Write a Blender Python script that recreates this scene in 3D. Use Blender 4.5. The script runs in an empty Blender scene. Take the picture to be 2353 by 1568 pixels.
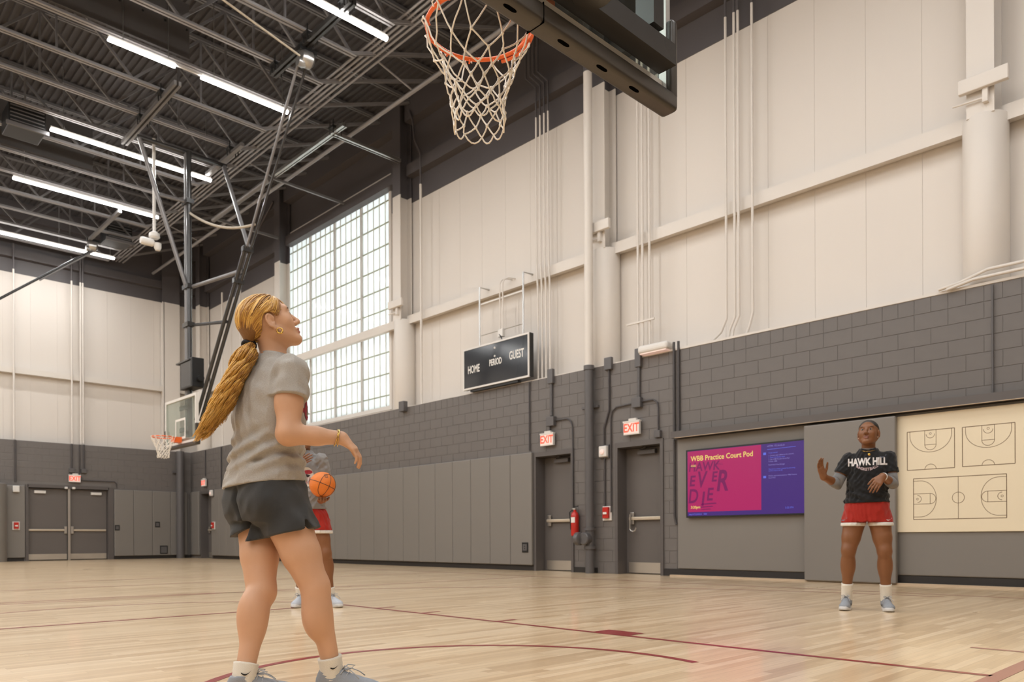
import bpy, bmesh, math, random
import numpy as np
from mathutils import Vector, Matrix
random.seed(7)
rng = np.random.default_rng(7)

# ------------------------------------------------------------------ camera, world, exposure
scene = bpy.context.scene
COL = scene.collection
YAW = 0.765725          # court long axis is turned this far left of the view axis
ROLL = 0.0045
CAM_H = 0.64
fw = np.array([math.sin(YAW), math.cos(YAW), 0.0])
rt = np.array([math.cos(YAW), -math.sin(YAW), 0.0])
up = np.array([0.0, 0.0, 1.0])
c_r = rt * math.cos(ROLL) - up * math.sin(ROLL)
c_u = up * math.cos(ROLL) + rt * math.sin(ROLL)
cam = bpy.data.cameras.new('camera')
cam.sensor_width = 36.0
cam.lens = 36.0 * 1775.0 / 2353.0
cam.shift_y = 454.0 / 2353.0
cam.clip_start = 0.05
cam.clip_end = 200
cam.dof.use_dof = True
cam.dof.focus_distance = 3.5
cam.dof.aperture_fstop = 4.5
cam_o = bpy.data.objects.new('camera', cam)
COL.objects.link(cam_o)
cam_o.matrix_world = Matrix(((c_r[0], c_u[0], -fw[0], 0), (c_r[1], c_u[1], -fw[1], 0), (c_r[2], c_u[2], -fw[2], CAM_H), (0, 0, 0, 1)))
scene.camera = cam_o

world = bpy.data.worlds.new('world')
scene.world = world
world.use_nodes = True
wb_ = world.node_tree.nodes['Background']
wb_.inputs[0].default_value = (0.93, 0.975, 1.0, 1)
wb_.inputs[1].default_value = 19.0
scene.view_settings.view_transform = 'Standard'
scene.view_settings.look = 'None'
scene.view_settings.exposure = 0.0
scene.view_settings.gamma = 1.0
scene.view_settings.use_curve_mapping = False
try:
    scene.cycles.max_bounces = 6
    scene.cycles.diffuse_bounces = 3
    scene.cycles.glossy_bounces = 3
    scene.cycles.transmission_bounces = 6
    scene.cycles.transparent_max_bounces = 8
    scene.cycles.caustics_reflective = False
    scene.cycles.caustics_refractive = False
    scene.cycles.sample_clamp_indirect = 6.0
    scene.cycles.use_denoising = True
    scene.cycles.adaptive_threshold = 0.03
except Exception:
    pass
LAMP_W = 72.0        # watts of one 3.55 m ceiling strip lamp
LAMP_COL = (0.965, 0.985, 1.0)

# ------------------------------------------------------------------ helpers
def V3(*a): return np.array(a, float)

class MB:
    """collects boxes, bars, tubes, prisms; build() links them as one mesh object"""
    def __init__(s): s.v = []; s.f = []; s.m = []
    def add(s, vs, fs, mi=0):
        o = len(s.v); s.v.extend([tuple(map(float, v)) for v in vs]); s.f.extend([tuple(i + o for i in f) for f in fs]); s.m.extend([mi] * len(fs)); return s
    def box(s, x0, x1, y0, y1, z0, z1, mi=0):
        vs = [(x0,y0,z0),(x1,y0,z0),(x1,y1,z0),(x0,y1,z0),(x0,y0,z1),(x1,y0,z1),(x1,y1,z1),(x0,y1,z1)]
        return s.add(vs, [(0,3,2,1),(4,5,6,7),(0,1,5,4),(1,2,6,5),(2,3,7,6),(3,0,4,7)], mi)
    def rbox(s, x0, x1, y0, y1, z0, z1, r=0.01, mi=0):
        """box with chamfered edges"""
        bm = bmesh.new()
        bmesh.ops.create_cube(bm, size=1)
        for v in bm.verts:
            v.co = Vector(((x0+x1)/2 + v.co.x*(x1-x0), (y0+y1)/2 + v.co.y*(y1-y0), (z0+z1)/2 + v.co.z*(z1-z0)))
        bmesh.ops.bevel(bm, geom=bm.edges[:] , offset=r, segments=3, profile=0.5, affect='EDGES')
        bm.verts.index_update()
        s.add([v.co[:] for v in bm.verts], [[v.index for v in f.verts] for f in bm.faces], mi)
        bm.free(); return s
    def frame_of(s, d):
        d = np.array(d, float); d /= np.linalg.norm(d)
        a = V3(0,0,1) if abs(d[2]) < 0.9 else V3(1,0,0)
        u = np.cross(a, d); u /= np.linalg.norm(u); w = np.cross(d, u)
        return u, w
    def bar(s, p, q, a, b, mi=0):
        """rectangular bar from p to q, section a (horizontal) by b (vertical-ish)"""
        p = np.array(p, float); q = np.array(q, float)
        u, w = s.frame_of(q - p)
        vs = []
        for c in (p, q):
            for (i, j) in ((-1,-1),(1,-1),(1,1),(-1,1)): vs.append(c + u*a*i/2 + w*b*j/2)
        return s.add(vs, [(0,3,2,1),(4,5,6,7),(0,1,5,4),(1,2,6,5),(2,3,7,6),(3,0,4,7)], mi)
    def tube(s, pts, r, n=8, cap=True, closed=False, mi=0, flat=1.0):
        pts = [np.array(p, float) for p in pts]; k = len(pts)
        rs = r if hasattr(r, '__len__') else [r]*k
        vs = []; pu = None
        for i in range(k):
            if closed: t = pts[(i+1) % k] - pts[i-1]
            else: t = pts[min(i+1, k-1)] - pts[max(i-1, 0)]
            t = t / (np.linalg.norm(t) + 1e-12)
            if pu is None: u, w = s.frame_of(t)
            else:
                u = pu - t * (pu @ t); u /= (np.linalg.norm(u) + 1e-12); w = np.cross(t, u)
            pu = u
            for j in range(n):
                a = 2*math.pi*j/n
                vs.append(pts[i] + (u*math.cos(a) + w*math.sin(a)*flat)*rs[i])
        fs = []
        for i in range(k if closed else k-1):
            i2 = (i+1) % k
            for j in range(n):
                j2 = (j+1) % n
                fs.append((i*n+j, i*n+j2, i2*n+j2, i2*n+j))
        if cap and not closed:
            fs.append(tuple(range(n-1, -1, -1))); fs.append(tuple((k-1)*n + j for j in range(n)))
        return s.add(vs, fs, mi)
    def lathe(s, prof, c=(0,0,0), axis='z', n=20, mi=0):
        """prof: list of (radius, height) about an axis through c"""
        vs = []; k = len(prof)
        for (r, h) in prof:
            for j in range(n):
                a = 2*math.pi*j/n; x, y = r*math.cos(a), r*math.sin(a)
                vs.append({'z': (c[0]+x, c[1]+y, c[2]+h), 'x': (c[0]+h, c[1]+x, c[2]+y), 'y': (c[0]+y, c[1]+h, c[2]+x)}[axis])
        fs = [(i*n+j, i*n+(j+1) % n, (i+1)*n+(j+1) % n, (i+1)*n+j) for i in range(k-1) for j in range(n)]
        fs.append(tuple(range(n-1, -1, -1))); fs.append(tuple((k-1)*n+j for j in range(n)))
        return s.add(vs, fs, mi)
    def prism(s, poly, o, u, w, d, mi=0):
        """flat polygon (2D points in the u,w plane at o) pushed along d"""
        o = np.array(o, float); u = np.array(u, float); w = np.array(w, float); d = np.array(d, float)
        n = len(poly)
        vs = [o + u*a + w*b for a, b in poly] + [o + u*a + w*b + d for a, b in poly]
        fs = [tuple(range(n-1, -1, -1)), tuple(range(n, 2*n))] + [(i, (i+1) % n, n+(i+1) % n, n+i) for i in range(n)]
        return s.add(vs, fs, mi)
    def build(s, name, mat, parent=None, smooth=False, kind=None):
        return link_mesh(name, s.v, s.f, mat, parent, smooth, kind, s.m if isinstance(mat, (list, tuple)) else None)

def wloc(o):
    p = Vector((0,0,0))
    while o is not None: p = p + o.location; o = o.parent
    return p

def link_mesh(name, vs, fs, mat, parent=None, smooth=False, kind=None, mi=None, fix=True):
    me = bpy.data.meshes.new(name)
    off = wloc(parent) if parent is not None else Vector((0,0,0))
    vs = np.asarray(vs, float).reshape(-1, 3) - np.array(off)
    if isinstance(fs, np.ndarray):
        n = len(fs); me.vertices.add(len(vs)); me.vertices.foreach_set('co', vs.astype(np.float32).ravel())
        me.loops.add(n*4); me.loops.foreach_set('vertex_index', fs.astype(np.int32).ravel())
        me.polygons.add(n); me.polygons.foreach_set('loop_start', np.arange(0, n*4, 4, dtype=np.int32))
        me.update(calc_edges=True)
    else:
        me.from_pydata([tuple(v) for v in vs], [], fs)
        if fix:
            bm = bmesh.new(); bm.from_mesh(me); bmesh.ops.recalc_face_normals(bm, faces=bm.faces); bm.to_mesh(me); bm.free()
    for m in (mat if isinstance(mat, (list, tuple)) else [mat]): me.materials.append(m)
    if mi is not None: me.polygons.foreach_set('material_index', np.asarray(mi, np.int32))
    if smooth: me.polygons.foreach_set('use_smooth', np.ones(len(me.polygons), bool))
    me.update()
    o = bpy.data.objects.new(name, me); COL.objects.link(o)
    if parent is not None: o.parent = parent
    if kind: o['kind'] = kind
    return o

def auto_smooth(o, deg=35):
    me = o.data
    me.polygons.foreach_set('use_smooth', np.ones(len(me.polygons), bool))
    try: me.set_sharp_from_angle(angle=math.radians(deg))
    except Exception: pass
    return o

def thing(name, label, cat, loc=(0,0,0), group=None, kind=None):
    o = bpy.data.objects.new(name, None); COL.objects.link(o); o.location = loc; o.empty_display_size = 0.1
    tag(o, label, cat, group, kind); return o

def tag(o, label=None, cat=None, group=None, kind=None):
    if label: o['label'] = label
    if cat: o['category'] = cat
    if group: o['group'] = group
    if kind: o['kind'] = kind
    return o

def inst(o, parent, loc, scale=None, rot=None, name=None):
    """a copy that shares its mesh with o"""
    c = bpy.data.objects.new(name or o.name.split('.')[0], o.data); COL.objects.link(c)
    c.parent = parent; c.location = Vector(loc) - (wloc(parent) if parent else Vector((0,0,0)))
    if scale: c.scale = scale
    if rot: c.rotation_euler = rot
    return c

def text_mesh(txt, size, xs=1.0, shear=0.0, bold=0.0, res=3, spacing=1.0):
    cu = bpy.data.curves.new('lettering', 'FONT')
    cu.body = txt; cu.size = size; cu.align_x = 'CENTER'; cu.align_y = 'CENTER'; cu.offset = bold; cu.shear = shear; cu.resolution_u = res; cu.space_character = spacing
    ob = bpy.data.objects.new('lettering', cu); COL.objects.link(ob)
    dg = bpy.context.evaluated_depsgraph_get()
    me = bpy.data.meshes.new_from_object(ob.evaluated_get(dg))
    vs = [(v.co.x*xs, v.co.y) for v in me.vertices]; fs = [tuple(p.vertices) for p in me.polygons]
    bpy.data.objects.remove(ob); bpy.data.curves.remove(cu); bpy.data.meshes.remove(me)
    return vs, fs

def lettering(txt, size, o, u, w, mat, parent, name='lettering', xs=1.0, shear=0.0, bold=0.0, spacing=1.0, align='c'):
    """flat printed letters at o, reading along u with up w"""
    vs, fs = text_mesh(txt, size, xs, shear, bold, spacing=spacing)
    o = np.array(o, float); u = np.array(u, float); w = np.array(w, float)
    dx = 0
    if align == 'l': dx = -min(v[0] for v in vs)
    return link_mesh(name, [o + u*(a+dx) + w*b for a, b in vs], fs, mat, parent, fix=False)

# ------------------------------------------------------------------ materials
MATS = {}
def mat(name, col, rough=0.5, metal=0.0, spec=0.5, bump=0.0, bscale=50.0, var=0.0, vscale=8.0, coat=0.0, emit=None, estr=0.0, sheen=0.0, sub=0.0, stretch=None):
    m = bpy.data.materials.new(name); m.use_nodes = True
    nt = m.node_tree; b = nt.nodes['Principled BSDF']
    b.inputs['Base Color'].default_value = (*col, 1); b.inputs['Roughness'].default_value = rough
    b.inputs['Metallic'].default_value = metal; b.inputs['Specular IOR Level'].default_value = spec
    b.inputs['Coat Weight'].default_value = coat; b.inputs['Coat Roughness'].default_value = 0.15
    if sheen: b.inputs['Sheen Weight'].default_value = sheen
    if sub:
        b.inputs['Subsurface Weight'].default_value = sub; b.inputs['Subsurface Radius'].default_value = (0.012, 0.005, 0.003); b.inputs['Subsurface Scale'].default_value = 1.0
    if emit:
        b.inputs['Emission Color'].default_value = (*emit, 1); b.inputs['Emission Strength'].default_value = estr
    if bump or var:
        tc = nt.nodes.new('ShaderNodeTexCoord'); mp = nt.nodes.new('ShaderNodeMapping')
        nt.links.new(tc.outputs['Object'], mp.inputs[0])
        if stretch: mp.inputs['Scale'].default_value = stretch
    if var:
        n = nt.nodes.new('ShaderNodeTexNoise'); n.inputs['Scale'].default_value = vscale; n.inputs['Detail'].default_value = 4
        nt.links.new(mp.outputs[0], n.inputs['Vector'])
        mx = nt.nodes.new('ShaderNodeMix'); mx.data_type = 'RGBA'
        mx.inputs['A'].default_value = (*[c*(1-var) for c in col], 1); mx.inputs['B'].default_value = (*[min(1, c*(1+var)) for c in col], 1)
        nt.links.new(n.outputs['Fac'], mx.inputs['Factor']); nt.links.new(mx.outputs['Result'], b.inputs['Base Color'])
    if bump:
        n2 = nt.nodes.new('ShaderNodeTexNoise'); n2.inputs['Scale'].default_value = bscale; n2.inputs['Detail'].default_value = 5
        nt.links.new(mp.outputs[0], n2.inputs['Vector'])
        bp = nt.nodes.new('ShaderNodeBump'); bp.inputs['Strength'].default_value = bump; bp.inputs['Distance'].default_value = 0.01
        nt.links.new(n2.outputs['Fac'], bp.inputs['Height']); nt.links.new(bp.outputs[0], b.inputs['Normal'])
    MATS[name] = m
    return m

M = {}
M['panel'] = mat('cream wall panel', (0.70, 0.645, 0.588), 0.55, bump=0.02, bscale=3, var=0.02, vscale=1.5, stretch=(1, 1, 0.2))
M['cream'] = mat('cream paint', (0.70, 0.648, 0.592), 0.5)
M['dark'] = mat('charcoal paint', (0.088, 0.079, 0.082), 0.55, var=0.06, vscale=2)
M['deck'] = mat('dark roof deck', (0.058, 0.053, 0.055), 0.7, var=0.2, vscale=3)
M['block'] = mat('grey block paint', (0.146, 0.131, 0.122), 0.5, bump=0.12, bscale=60, var=0.06, vscale=2.5)
M['mortar'] = mat('grey joint with light painted in', (0.165, 0.150, 0.140), 0.6)  # lighter than the blocks: light caught by the joints is painted in
M['pad'] = mat('grey vinyl pad', (0.205, 0.188, 0.170), 0.42, bump=0.015, bscale=4)
M['door'] = mat('grey door paint', (0.130, 0.115, 0.106), 0.4)
M['frame'] = mat('grey door frame paint', (0.105, 0.093, 0.088), 0.4)
M['pipe'] = mat('grey painted pipe', (0.105, 0.098, 0.098), 0.4)
M['conduit'] = mat('dark painted conduit', (0.062, 0.055, 0.055), 0.45)
M['base'] = mat('black rubber base', (0.022, 0.018, 0.016), 0.5)
M['black'] = mat('black plastic', (0.012, 0.012, 0.012), 0.4)
M['padblack'] = mat('black board padding', (0.046, 0.039, 0.032), 0.34, bump=0.03, bscale=120)
M['steel'] = mat('painted dark steel', (0.20, 0.19, 0.188), 0.38, metal=0.35, var=0.1, vscale=3)
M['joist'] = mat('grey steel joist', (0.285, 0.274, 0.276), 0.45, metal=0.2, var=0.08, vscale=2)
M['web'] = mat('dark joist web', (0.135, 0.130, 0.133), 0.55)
M['girder'] = mat('charcoal girder', (0.075, 0.069, 0.068), 0.5)
M['galv'] = mat('galvanised steel', (0.50, 0.49, 0.47), 0.3, metal=0.9)
M['mast'] = mat('black enamel tube', (0.05, 0.048, 0.047), 0.25, metal=0.3)
M['void'] = mat('slot shade and seam black', (0.002, 0.002, 0.002), 0.9, spec=0.0)  # flat black, paints the shade inside the pad slots; also the seam
M['chrome'] = mat('brushed steel', (0.62, 0.58, 0.53), 0.3, metal=0.9)
M['kick'] = mat('satin kick plate', (0.60, 0.55, 0.48), 0.35, metal=0.85, var=0.08, vscale=3)
M['brassbar'] = mat('push bar metal', (0.66, 0.57, 0.45), 0.35, metal=0.6)
M['white'] = mat('white plastic', (0.72, 0.69, 0.65), 0.4)
M['red'] = mat('red enamel', (0.50, 0.022, 0.014), 0.3)
M['orange'] = mat('orange rim enamel', (0.80, 0.135, 0.018), 0.3)
M['net'] = mat('white nylon cord', (0.86, 0.81, 0.73), 0.7)
M['rope'] = mat('pale rope', (0.42, 0.36, 0.28), 0.8)
M['exitred'] = mat('lit exit letters', (0.75, 0.06, 0.03), 0.4, emit=(1.0, 0.09, 0.04), estr=0.9)
M['exitface'] = mat('pale exit face', (0.80, 0.66, 0.60), 0.4, emit=(1.0, 0.62, 0.55), estr=0.25)
M['scoreface'] = mat('black score face', (0.016, 0.018, 0.022), 0.12, spec=0.5)
M['print'] = mat('white print', (0.80, 0.77, 0.72), 0.5)
M['wboard'] = mat('ivory whiteboard', (0.80, 0.70, 0.52), 0.25)
M['ink'] = mat('brown ink line', (0.20, 0.13, 0.07), 0.5)
M['courtred'] = mat('court line red', (0.27, 0.018, 0.022), 0.3, coat=0.3)
M['courtfade'] = mat('faded court line', (0.42, 0.17, 0.13), 0.32, coat=0.3)
M['scr_mag'] = mat('screen magenta', (0.02, 0.005, 0.01), 0.25, emit=(0.44, 0.014, 0.12), estr=0.9)
M['scr_pur'] = mat('screen purple', (0.01, 0.005, 0.02), 0.25, emit=(0.055, 0.022, 0.18), estr=0.9)
M['scr_dark'] = mat('screen dark brush', (0.02, 0.005, 0.01), 0.25, emit=(0.22, 0.008, 0.115), estr=0.75)
M['scr_yel'] = mat('screen yellow', (0.1, 0.1, 0.02), 0.25, emit=(0.80, 0.60, 0.16), estr=0.95)
M['scr_blue'] = mat('screen blue', (0.02, 0.02, 0.1), 0.25, emit=(0.12, 0.16, 0.70), estr=0.9)
M['scr_lil'] = mat('screen lilac', (0.02, 0.02, 0.1), 0.25, emit=(0.32, 0.28, 0.62), estr=0.8)
M['led'] = mat('led lens', (0.9, 0.9, 0.88), 0.4, emit=(1.0, 0.975, 0.94), estr=30.0)
M['lampbody'] = mat('lamp housing', (0.55, 0.53, 0.50), 0.4)
M['ledge'] = mat('pale wood edge', (0.52, 0.40, 0.28), 0.5)
M['alu'] = mat('board frame aluminium', (0.60, 0.59, 0.57), 0.35, metal=0.7)

def glass_mat(name, tint, alpha=0.12, rough=0.0):
    m = bpy.data.materials.new(name); m.use_nodes = True; nt = m.node_tree
    out = nt.nodes['Material Output']; nt.nodes.remove(nt.nodes['Principled BSDF'])
    tr = nt.nodes.new('ShaderNodeBsdfTransparent'); tr.inputs[0].default_value = (*tint, 1)
    gl = nt.nodes.new('ShaderNodeBsdfGlossy'); gl.inputs['Roughness'].default_value = rough
    lw = nt.nodes.new('ShaderNodeLayerWeight'); lw.inputs[0].default_value = 0.5
    pw = nt.nodes.new('ShaderNodeMath'); pw.operation = 'POWER'; pw.inputs[1].default_value = 4.0; nt.links.new(lw.outputs['Facing'], pw.inputs[0])
    fr = nt.nodes.new('ShaderNodeMath'); fr.operation = 'MULTIPLY_ADD'; fr.inputs[1].default_value = 0.55; fr.inputs[2].default_value = 0.05; nt.links.new(pw.outputs[0], fr.inputs[0])
    mx = nt.nodes.new('ShaderNodeMixShader')
    nt.links.new(fr.outputs[0], mx.inputs[0]); nt.links.new(tr.outputs[0], mx.inputs[1]); nt.links.new(gl.outputs[0], mx.inputs[2]); nt.links.new(mx.outputs[0], out.inputs[0])
    return m
M['glass'] = glass_mat('board glass', (0.86, 0.92, 0.89))

def pane_mat():
    m = bpy.data.materials.new('translucent window pane'); m.use_nodes = True; nt = m.node_tree
    out = nt.nodes['Material Output']; nt.nodes.remove(nt.nodes['Principled BSDF'])
    tl = nt.nodes.new('ShaderNodeBsdfTranslucent'); tl.inputs[0].default_value = (0.66, 0.68, 0.67, 1)
    df = nt.nodes.new('ShaderNodeBsdfDiffuse'); df.inputs[0].default_value = (0.72, 0.74, 0.72, 1)
    ad = nt.nodes.new('ShaderNodeMixShader'); ad.inputs[0].default_value = 0.35
    gl = nt.nodes.new('ShaderNodeBsdfGlossy'); gl.inputs['Roughness'].default_value = 0.10
    fr = nt.nodes.new('ShaderNodeFresnel'); fr.inputs[0].default_value = 1.5
    mx = nt.nodes.new('ShaderNodeMixShader')
    nt.links.new(tl.outputs[0], ad.inputs[1]); nt.links.new(df.outputs[0], ad.inputs[2])
    nt.links.new(fr.outputs[0], mx.inputs[0]); nt.links.new(ad.outputs[0], mx.inputs[1]); nt.links.new(gl.outputs[0], mx.inputs[2]); nt.links.new(mx.outputs[0], out.inputs[0])
    return m
M['pane'] = pane_mat()

def floor_mat():
    m = bpy.data.materials.new('maple strip floor'); m.use_nodes = True; nt = m.node_tree; L = nt.links
    b = nt.nodes['Principled BSDF']
    tc = nt.nodes.new('ShaderNodeTexCoord')
    br = nt.nodes.new('ShaderNodeTexBrick')
    br.inputs['Scale'].default_value = 1.0; br.inputs['Brick Width'].default_value = 0.85; br.inputs['Row Height'].default_value = 0.057
    br.inputs['Mortar Size'].default_value = 0.0011; br.inputs['Mortar Smooth'].default_value = 0.3; br.inputs['Bias'].default_value = 0.0
    br.offset = 0.37; br.offset_frequency = 2; br.squash = 0.8; br.squash_frequency = 3
    br.inputs['Color1'].default_value = (0, 0, 0, 1); br.inputs['Color2'].default_value = (1, 1, 1, 1); br.inputs['Mortar'].default_value = (0.3, 0.3, 0.3, 1)
    L.new(tc.outputs['Object'], br.inputs['Vector'])
    rp = nt.nodes.new('ShaderNodeValToRGB'); cr = rp.color_ramp
    cr.elements[0].position = 0.0; cr.elements[0].color = (0.60, 0.412, 0.235, 1)
    cr.elements[1].position = 1.0; cr.elements[1].color = (0.83, 0.635, 0.42, 1)
    e = cr.elements.new(0.35); e.color = (0.705, 0.508, 0.306, 1)
    e = cr.elements.new(0.7); e.color = (0.765, 0.568, 0.356, 1)
    L.new(br.outputs['Color'], rp.inputs[0])
    mp = nt.nodes.new('ShaderNodeMapping'); mp.inputs['Scale'].default_value = (1.2, 22, 1)
    L.new(tc.outputs['Object'], mp.inputs[0])
    gn = nt.nodes.new('ShaderNodeTexNoise'); gn.inputs['Scale'].default_value = 2.2; gn.inputs['Detail'].default_value = 6
    L.new(mp.outputs[0], gn.inputs['Vector'])
    g2 = nt.nodes.new('ShaderNodeMapRange'); g2.inputs['From Min'].default_value = 0.3; g2.inputs['From Max'].default_value = 0.75; g2.inputs['To Min'].default_value = 0.90; g2.inputs['To Max'].default_value = 1.07
    L.new(gn.outputs['Fac'], g2.inputs[0])
    mu = nt.nodes.new('ShaderNodeMix'); mu.data_type = 'RGBA'; mu.blend_type = 'MULTIPLY'; mu.inputs['Factor'].default_value = 1.0
    L.new(rp.outputs[0], mu.inputs['A']); L.new(g2.outputs[0], mu.inputs['B'])
    mo = nt.nodes.new('ShaderNodeMix'); mo.data_type = 'RGBA'
    mo.inputs['B'].default_value = (0.40, 0.26, 0.14, 1)
    mf = nt.nodes.new('ShaderNodeMath'); mf.operation = 'MULTIPLY'; mf.inputs[1].default_value = 0.55
    L.new(br.outputs['Fac'], mf.inputs[0]); L.new(mf.outputs[0], mo.inputs['Factor']); L.new(mu.outputs['Result'], mo.inputs['A'])
    L.new(mo.outputs['Result'], b.inputs['Base Color'])
    b.inputs['Roughness'].default_value = 0.30
    b.inputs['Specular IOR Level'].default_value = 0.45
    b.inputs['Coat Weight'].default_value = 0.45; b.inputs['Coat Roughness'].default_value = 0.10
    rn = nt.nodes.new('ShaderNodeTexNoise'); rn.inputs['Scale'].default_value = 1.3; rn.inputs['Detail'].default_value = 3
    L.new(tc.outputs['Object'], rn.inputs['Vector'])
    rr = nt.nodes.new('ShaderNodeMapRange'); rr.inputs['To Min'].default_value = 0.24; rr.inputs['To Max'].default_value = 0.36
    L.new(rn.outputs['Fac'], rr.inputs[0]); L.new(rr.outputs[0], b.inputs['Roughness'])
    bp = nt.nodes.new('ShaderNodeBump'); bp.inputs['Strength'].default_value = 0.04; bp.inputs['Distance'].default_value = 0.004
    wv = nt.nodes.new('ShaderNodeTexNoise'); wv.inputs['Scale'].default_value = 3.0
    L.new(mp.outputs[0], wv.inputs['Vector']); L.new(wv.outputs['Fac'], bp.inputs['Height']); L.new(bp.outputs[0], b.inputs['Normal'])
    return m
M['floor'] = floor_mat()
# ------------------------------------------------------------------ the setting
XR, XU = 10.90, 11.35            # face of the block wall, face of the metal panels above it (right side)
YB, YU = 27.95, 28.30            # the same for the back wall
X0, Y0_ = -9.0, -3.2             # far sides of the hall
ZB, ZD, ZT = 3.77, 8.86, 11.25   # top of blocks, paint line, underside of deck
COLY = [2.90, 9.10, 15.40, 21.50, 27.45]

floor = MB().box(X0, XU+0.2, Y0_, YU+0.2, -0.1, 0.0).build('floor', M['floor'], kind='structure')

def floor_strip(pts, w, m, name='court_line', z=0.0012):
    """painted line along a polyline of floor points"""
    pts = [np.array((p[0], p[1], z), float) for p in pts]; n = len(pts); vs = []; fs = []
    for i in range(n):
        t = pts[min(i+1, n-1)] - pts[max(i-1, 0)]; t /= np.linalg.norm(t); s = np.array((-t[1], t[0], 0))
        vs += [pts[i] - s*w/2, pts[i] + s*w/2]
    for i in range(n-1): fs.append((2*i, 2*i+2, 2*i+3, 2*i+1))
    return link_mesh(name, vs, fs, m, floor, fix=False)

HX, HY, HZ = 2.369, 2.671, 3.0     # centre of the near rim
CX_, CYb = 2.205, 1.04             # centre line and inner edge of the end line of the near court
floor_strip([(4.035, 1.03), (4.035, 6.62)], 0.05, M['courtred'])
floor_strip([(0.375, 1.03), (0.375, 6.62)], 0.05, M['courtred'])
floor_strip([(0.375, 6.60), (4.035, 6.60)], 0.05, M['courtred'])
link_mesh('court_block', [(4.06,3.115,.0013),(4.222,3.115,.0013),(4.222,3.42,.0013),(4.06,3.42,.0013)], [(0,1,2,3)], M['courtred'], floor, fix=False)
link_mesh('court_block', [(.17,3.115,.0013),(.35,3.115,.0013),(.35,3.42,.0013),(.17,3.42,.0013)], [(0,1,2,3)], M['courtred'], floor, fix=False)
for yy in (4.378, 5.34, 6.02):
    floor_strip([(4.06, yy), (4.25, yy)], 0.045, M['courtred'], 'court_tick')
arc = [(2.255 + 1.215*math.cos(a), 2.56 + 1.215*math.sin(a)) for a in np.linspace(-0.30, math.pi+0.30, 60)]
floor_strip(arc, 0.05, M['courtred'], 'court_arc')
arc = [(2.205 + 1.80*math.cos(a), 6.55 + 1.62*math.sin(a)) for a in np.linspace(0.0, math.pi, 60)]
floor_strip(arc, 0.045, M['courtfade'], 'court_arc')
floor_strip([(-5.4, 1.005), (9.75, 1.005)], 0.075, M['courtfade'])
floor_strip([(4.99, 1.05), (4.99, 1.38)], 0.045, M['courtfade'], 'court_tick')
floor_strip([(9.28, 1.0), (9.28, 26.5)], 0.05, M['courtfade'])
floor_strip([(-5.0, 1.0), (-5.0, 26.5)], 0.05, M['courtfade'])
arc = [(2.205 + 6.75*math.cos(a), 2.6 + 6.75*math.sin(a)) for a in np.linspace(0.02, math.pi-0.02, 90)]
floor_strip(arc, 0.05, M['courtfade'], 'court_arc')
for yy in (9.1, 11.6, 13.4, 21.5):
    floor_strip([(-5.0, yy), (9.28, yy)], 0.05, M['courtfade'])

D1, D2, D4 = (9.70, 10.64), (7.68, 8.61), (26.05, 27.0)   # door openings in the right wall
DH = 2.28
def wall_boxes(mb, y0, y1, x0, x1, holes, ztop, swap=False):
    ys = [y0] + [v for h in sorted(holes) for v in h] + [y1]
    for i in range(0, len(ys), 2):
        if swap: mb.box(ys[i], ys[i+1], x0, x1, 0, ztop)
        else: mb.box(x0, x1, ys[i], ys[i+1], 0, ztop)
    for h in holes:
        if swap: mb.box(h[0], h[1], x0, x1, DH+0.08*(swap), ztop)
        else: mb.box(x0, x1, h[0], h[1], DH, ztop)

# right wall: painted blocks below, metal panels above
mb = MB(); wall_boxes(mb, Y0_, YU+0.2, XR+0.006, XU+0.05, [D1, D2, D4], ZB)
wall_right = mb.build('wall_right', M['mortar'], kind='structure')
WIN = (16.24, 21.62, 4.02, 9.78)
mb = MB()
mb.box(XU+0.02, XU+0.2, Y0_, WIN[0], ZB-0.02, ZD); mb.box(XU+0.02, XU+0.2, WIN[1], YU+0.2, ZB-0.02, ZD)
mb.box(XU+0.02, XU+0.2, WIN[0], WIN[1], ZB-0.02, WIN[2])
mb.build('panel_backing', M['cream'], wall_right)
mb = MB()
mb.box(XU, XU+0.2, Y0_, WIN[0]-0.12, ZD, ZT); mb.box(XU, XU+0.2, WIN[1]+0.12, YU+0.2, ZD, ZT); mb.box(XU, XU+0.2, WIN[0]-0.12, WIN[1]+0.12, WIN[3]+0.06, ZT)
mb.build('upper_band', M['dark'], wall_right)
unit = MB().box(0, 1, 0, 1, 0, 1)
unit_panel = unit.build('metal_panel', M['panel'], wall_right); 
def panel_row(parent, a0, a1, z0, z1, skip, place):
    first = True
    j = 5.96 - 0.752*30
    while j < a1:
        lo, hi = max(j+0.002, a0), min(j+0.750, a1); j += 0.752
        if hi - lo < 0.05: continue
        segs = [(lo, hi)]
        for s0, s1 in skip:
            ns = []
            for l, h in segs:
                if h <= s0 or l >= s1: ns.append((l, h))
                else:
                    if l < s0 - 0.03: ns.append((l, s0))
                    if h > s1 + 0.03: ns.append((s1, h))
            segs = ns
        for l, h in segs: place(l, h, z0, z1)
def place_r(l, h, z0, z1): inst(unit_panel, wall_right, (XU+0.014, l, z0), (0.006, h-l, z1-z0))
unit_panel.location = (XU+0.014, -3.15, ZB); unit_panel.scale = (0.006, 0.3, ZD-ZB)
panel_row(wall_right, -2.84, 28.3, ZB, ZD, [(WIN[0]-0.1, WIN[1]+0.1)], place_r)
inst(unit_panel, wall_right, (XU, WIN[0], ZB), (0.02, WIN[1]-WIN[0], WIN[2]-ZB-0.02))

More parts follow.
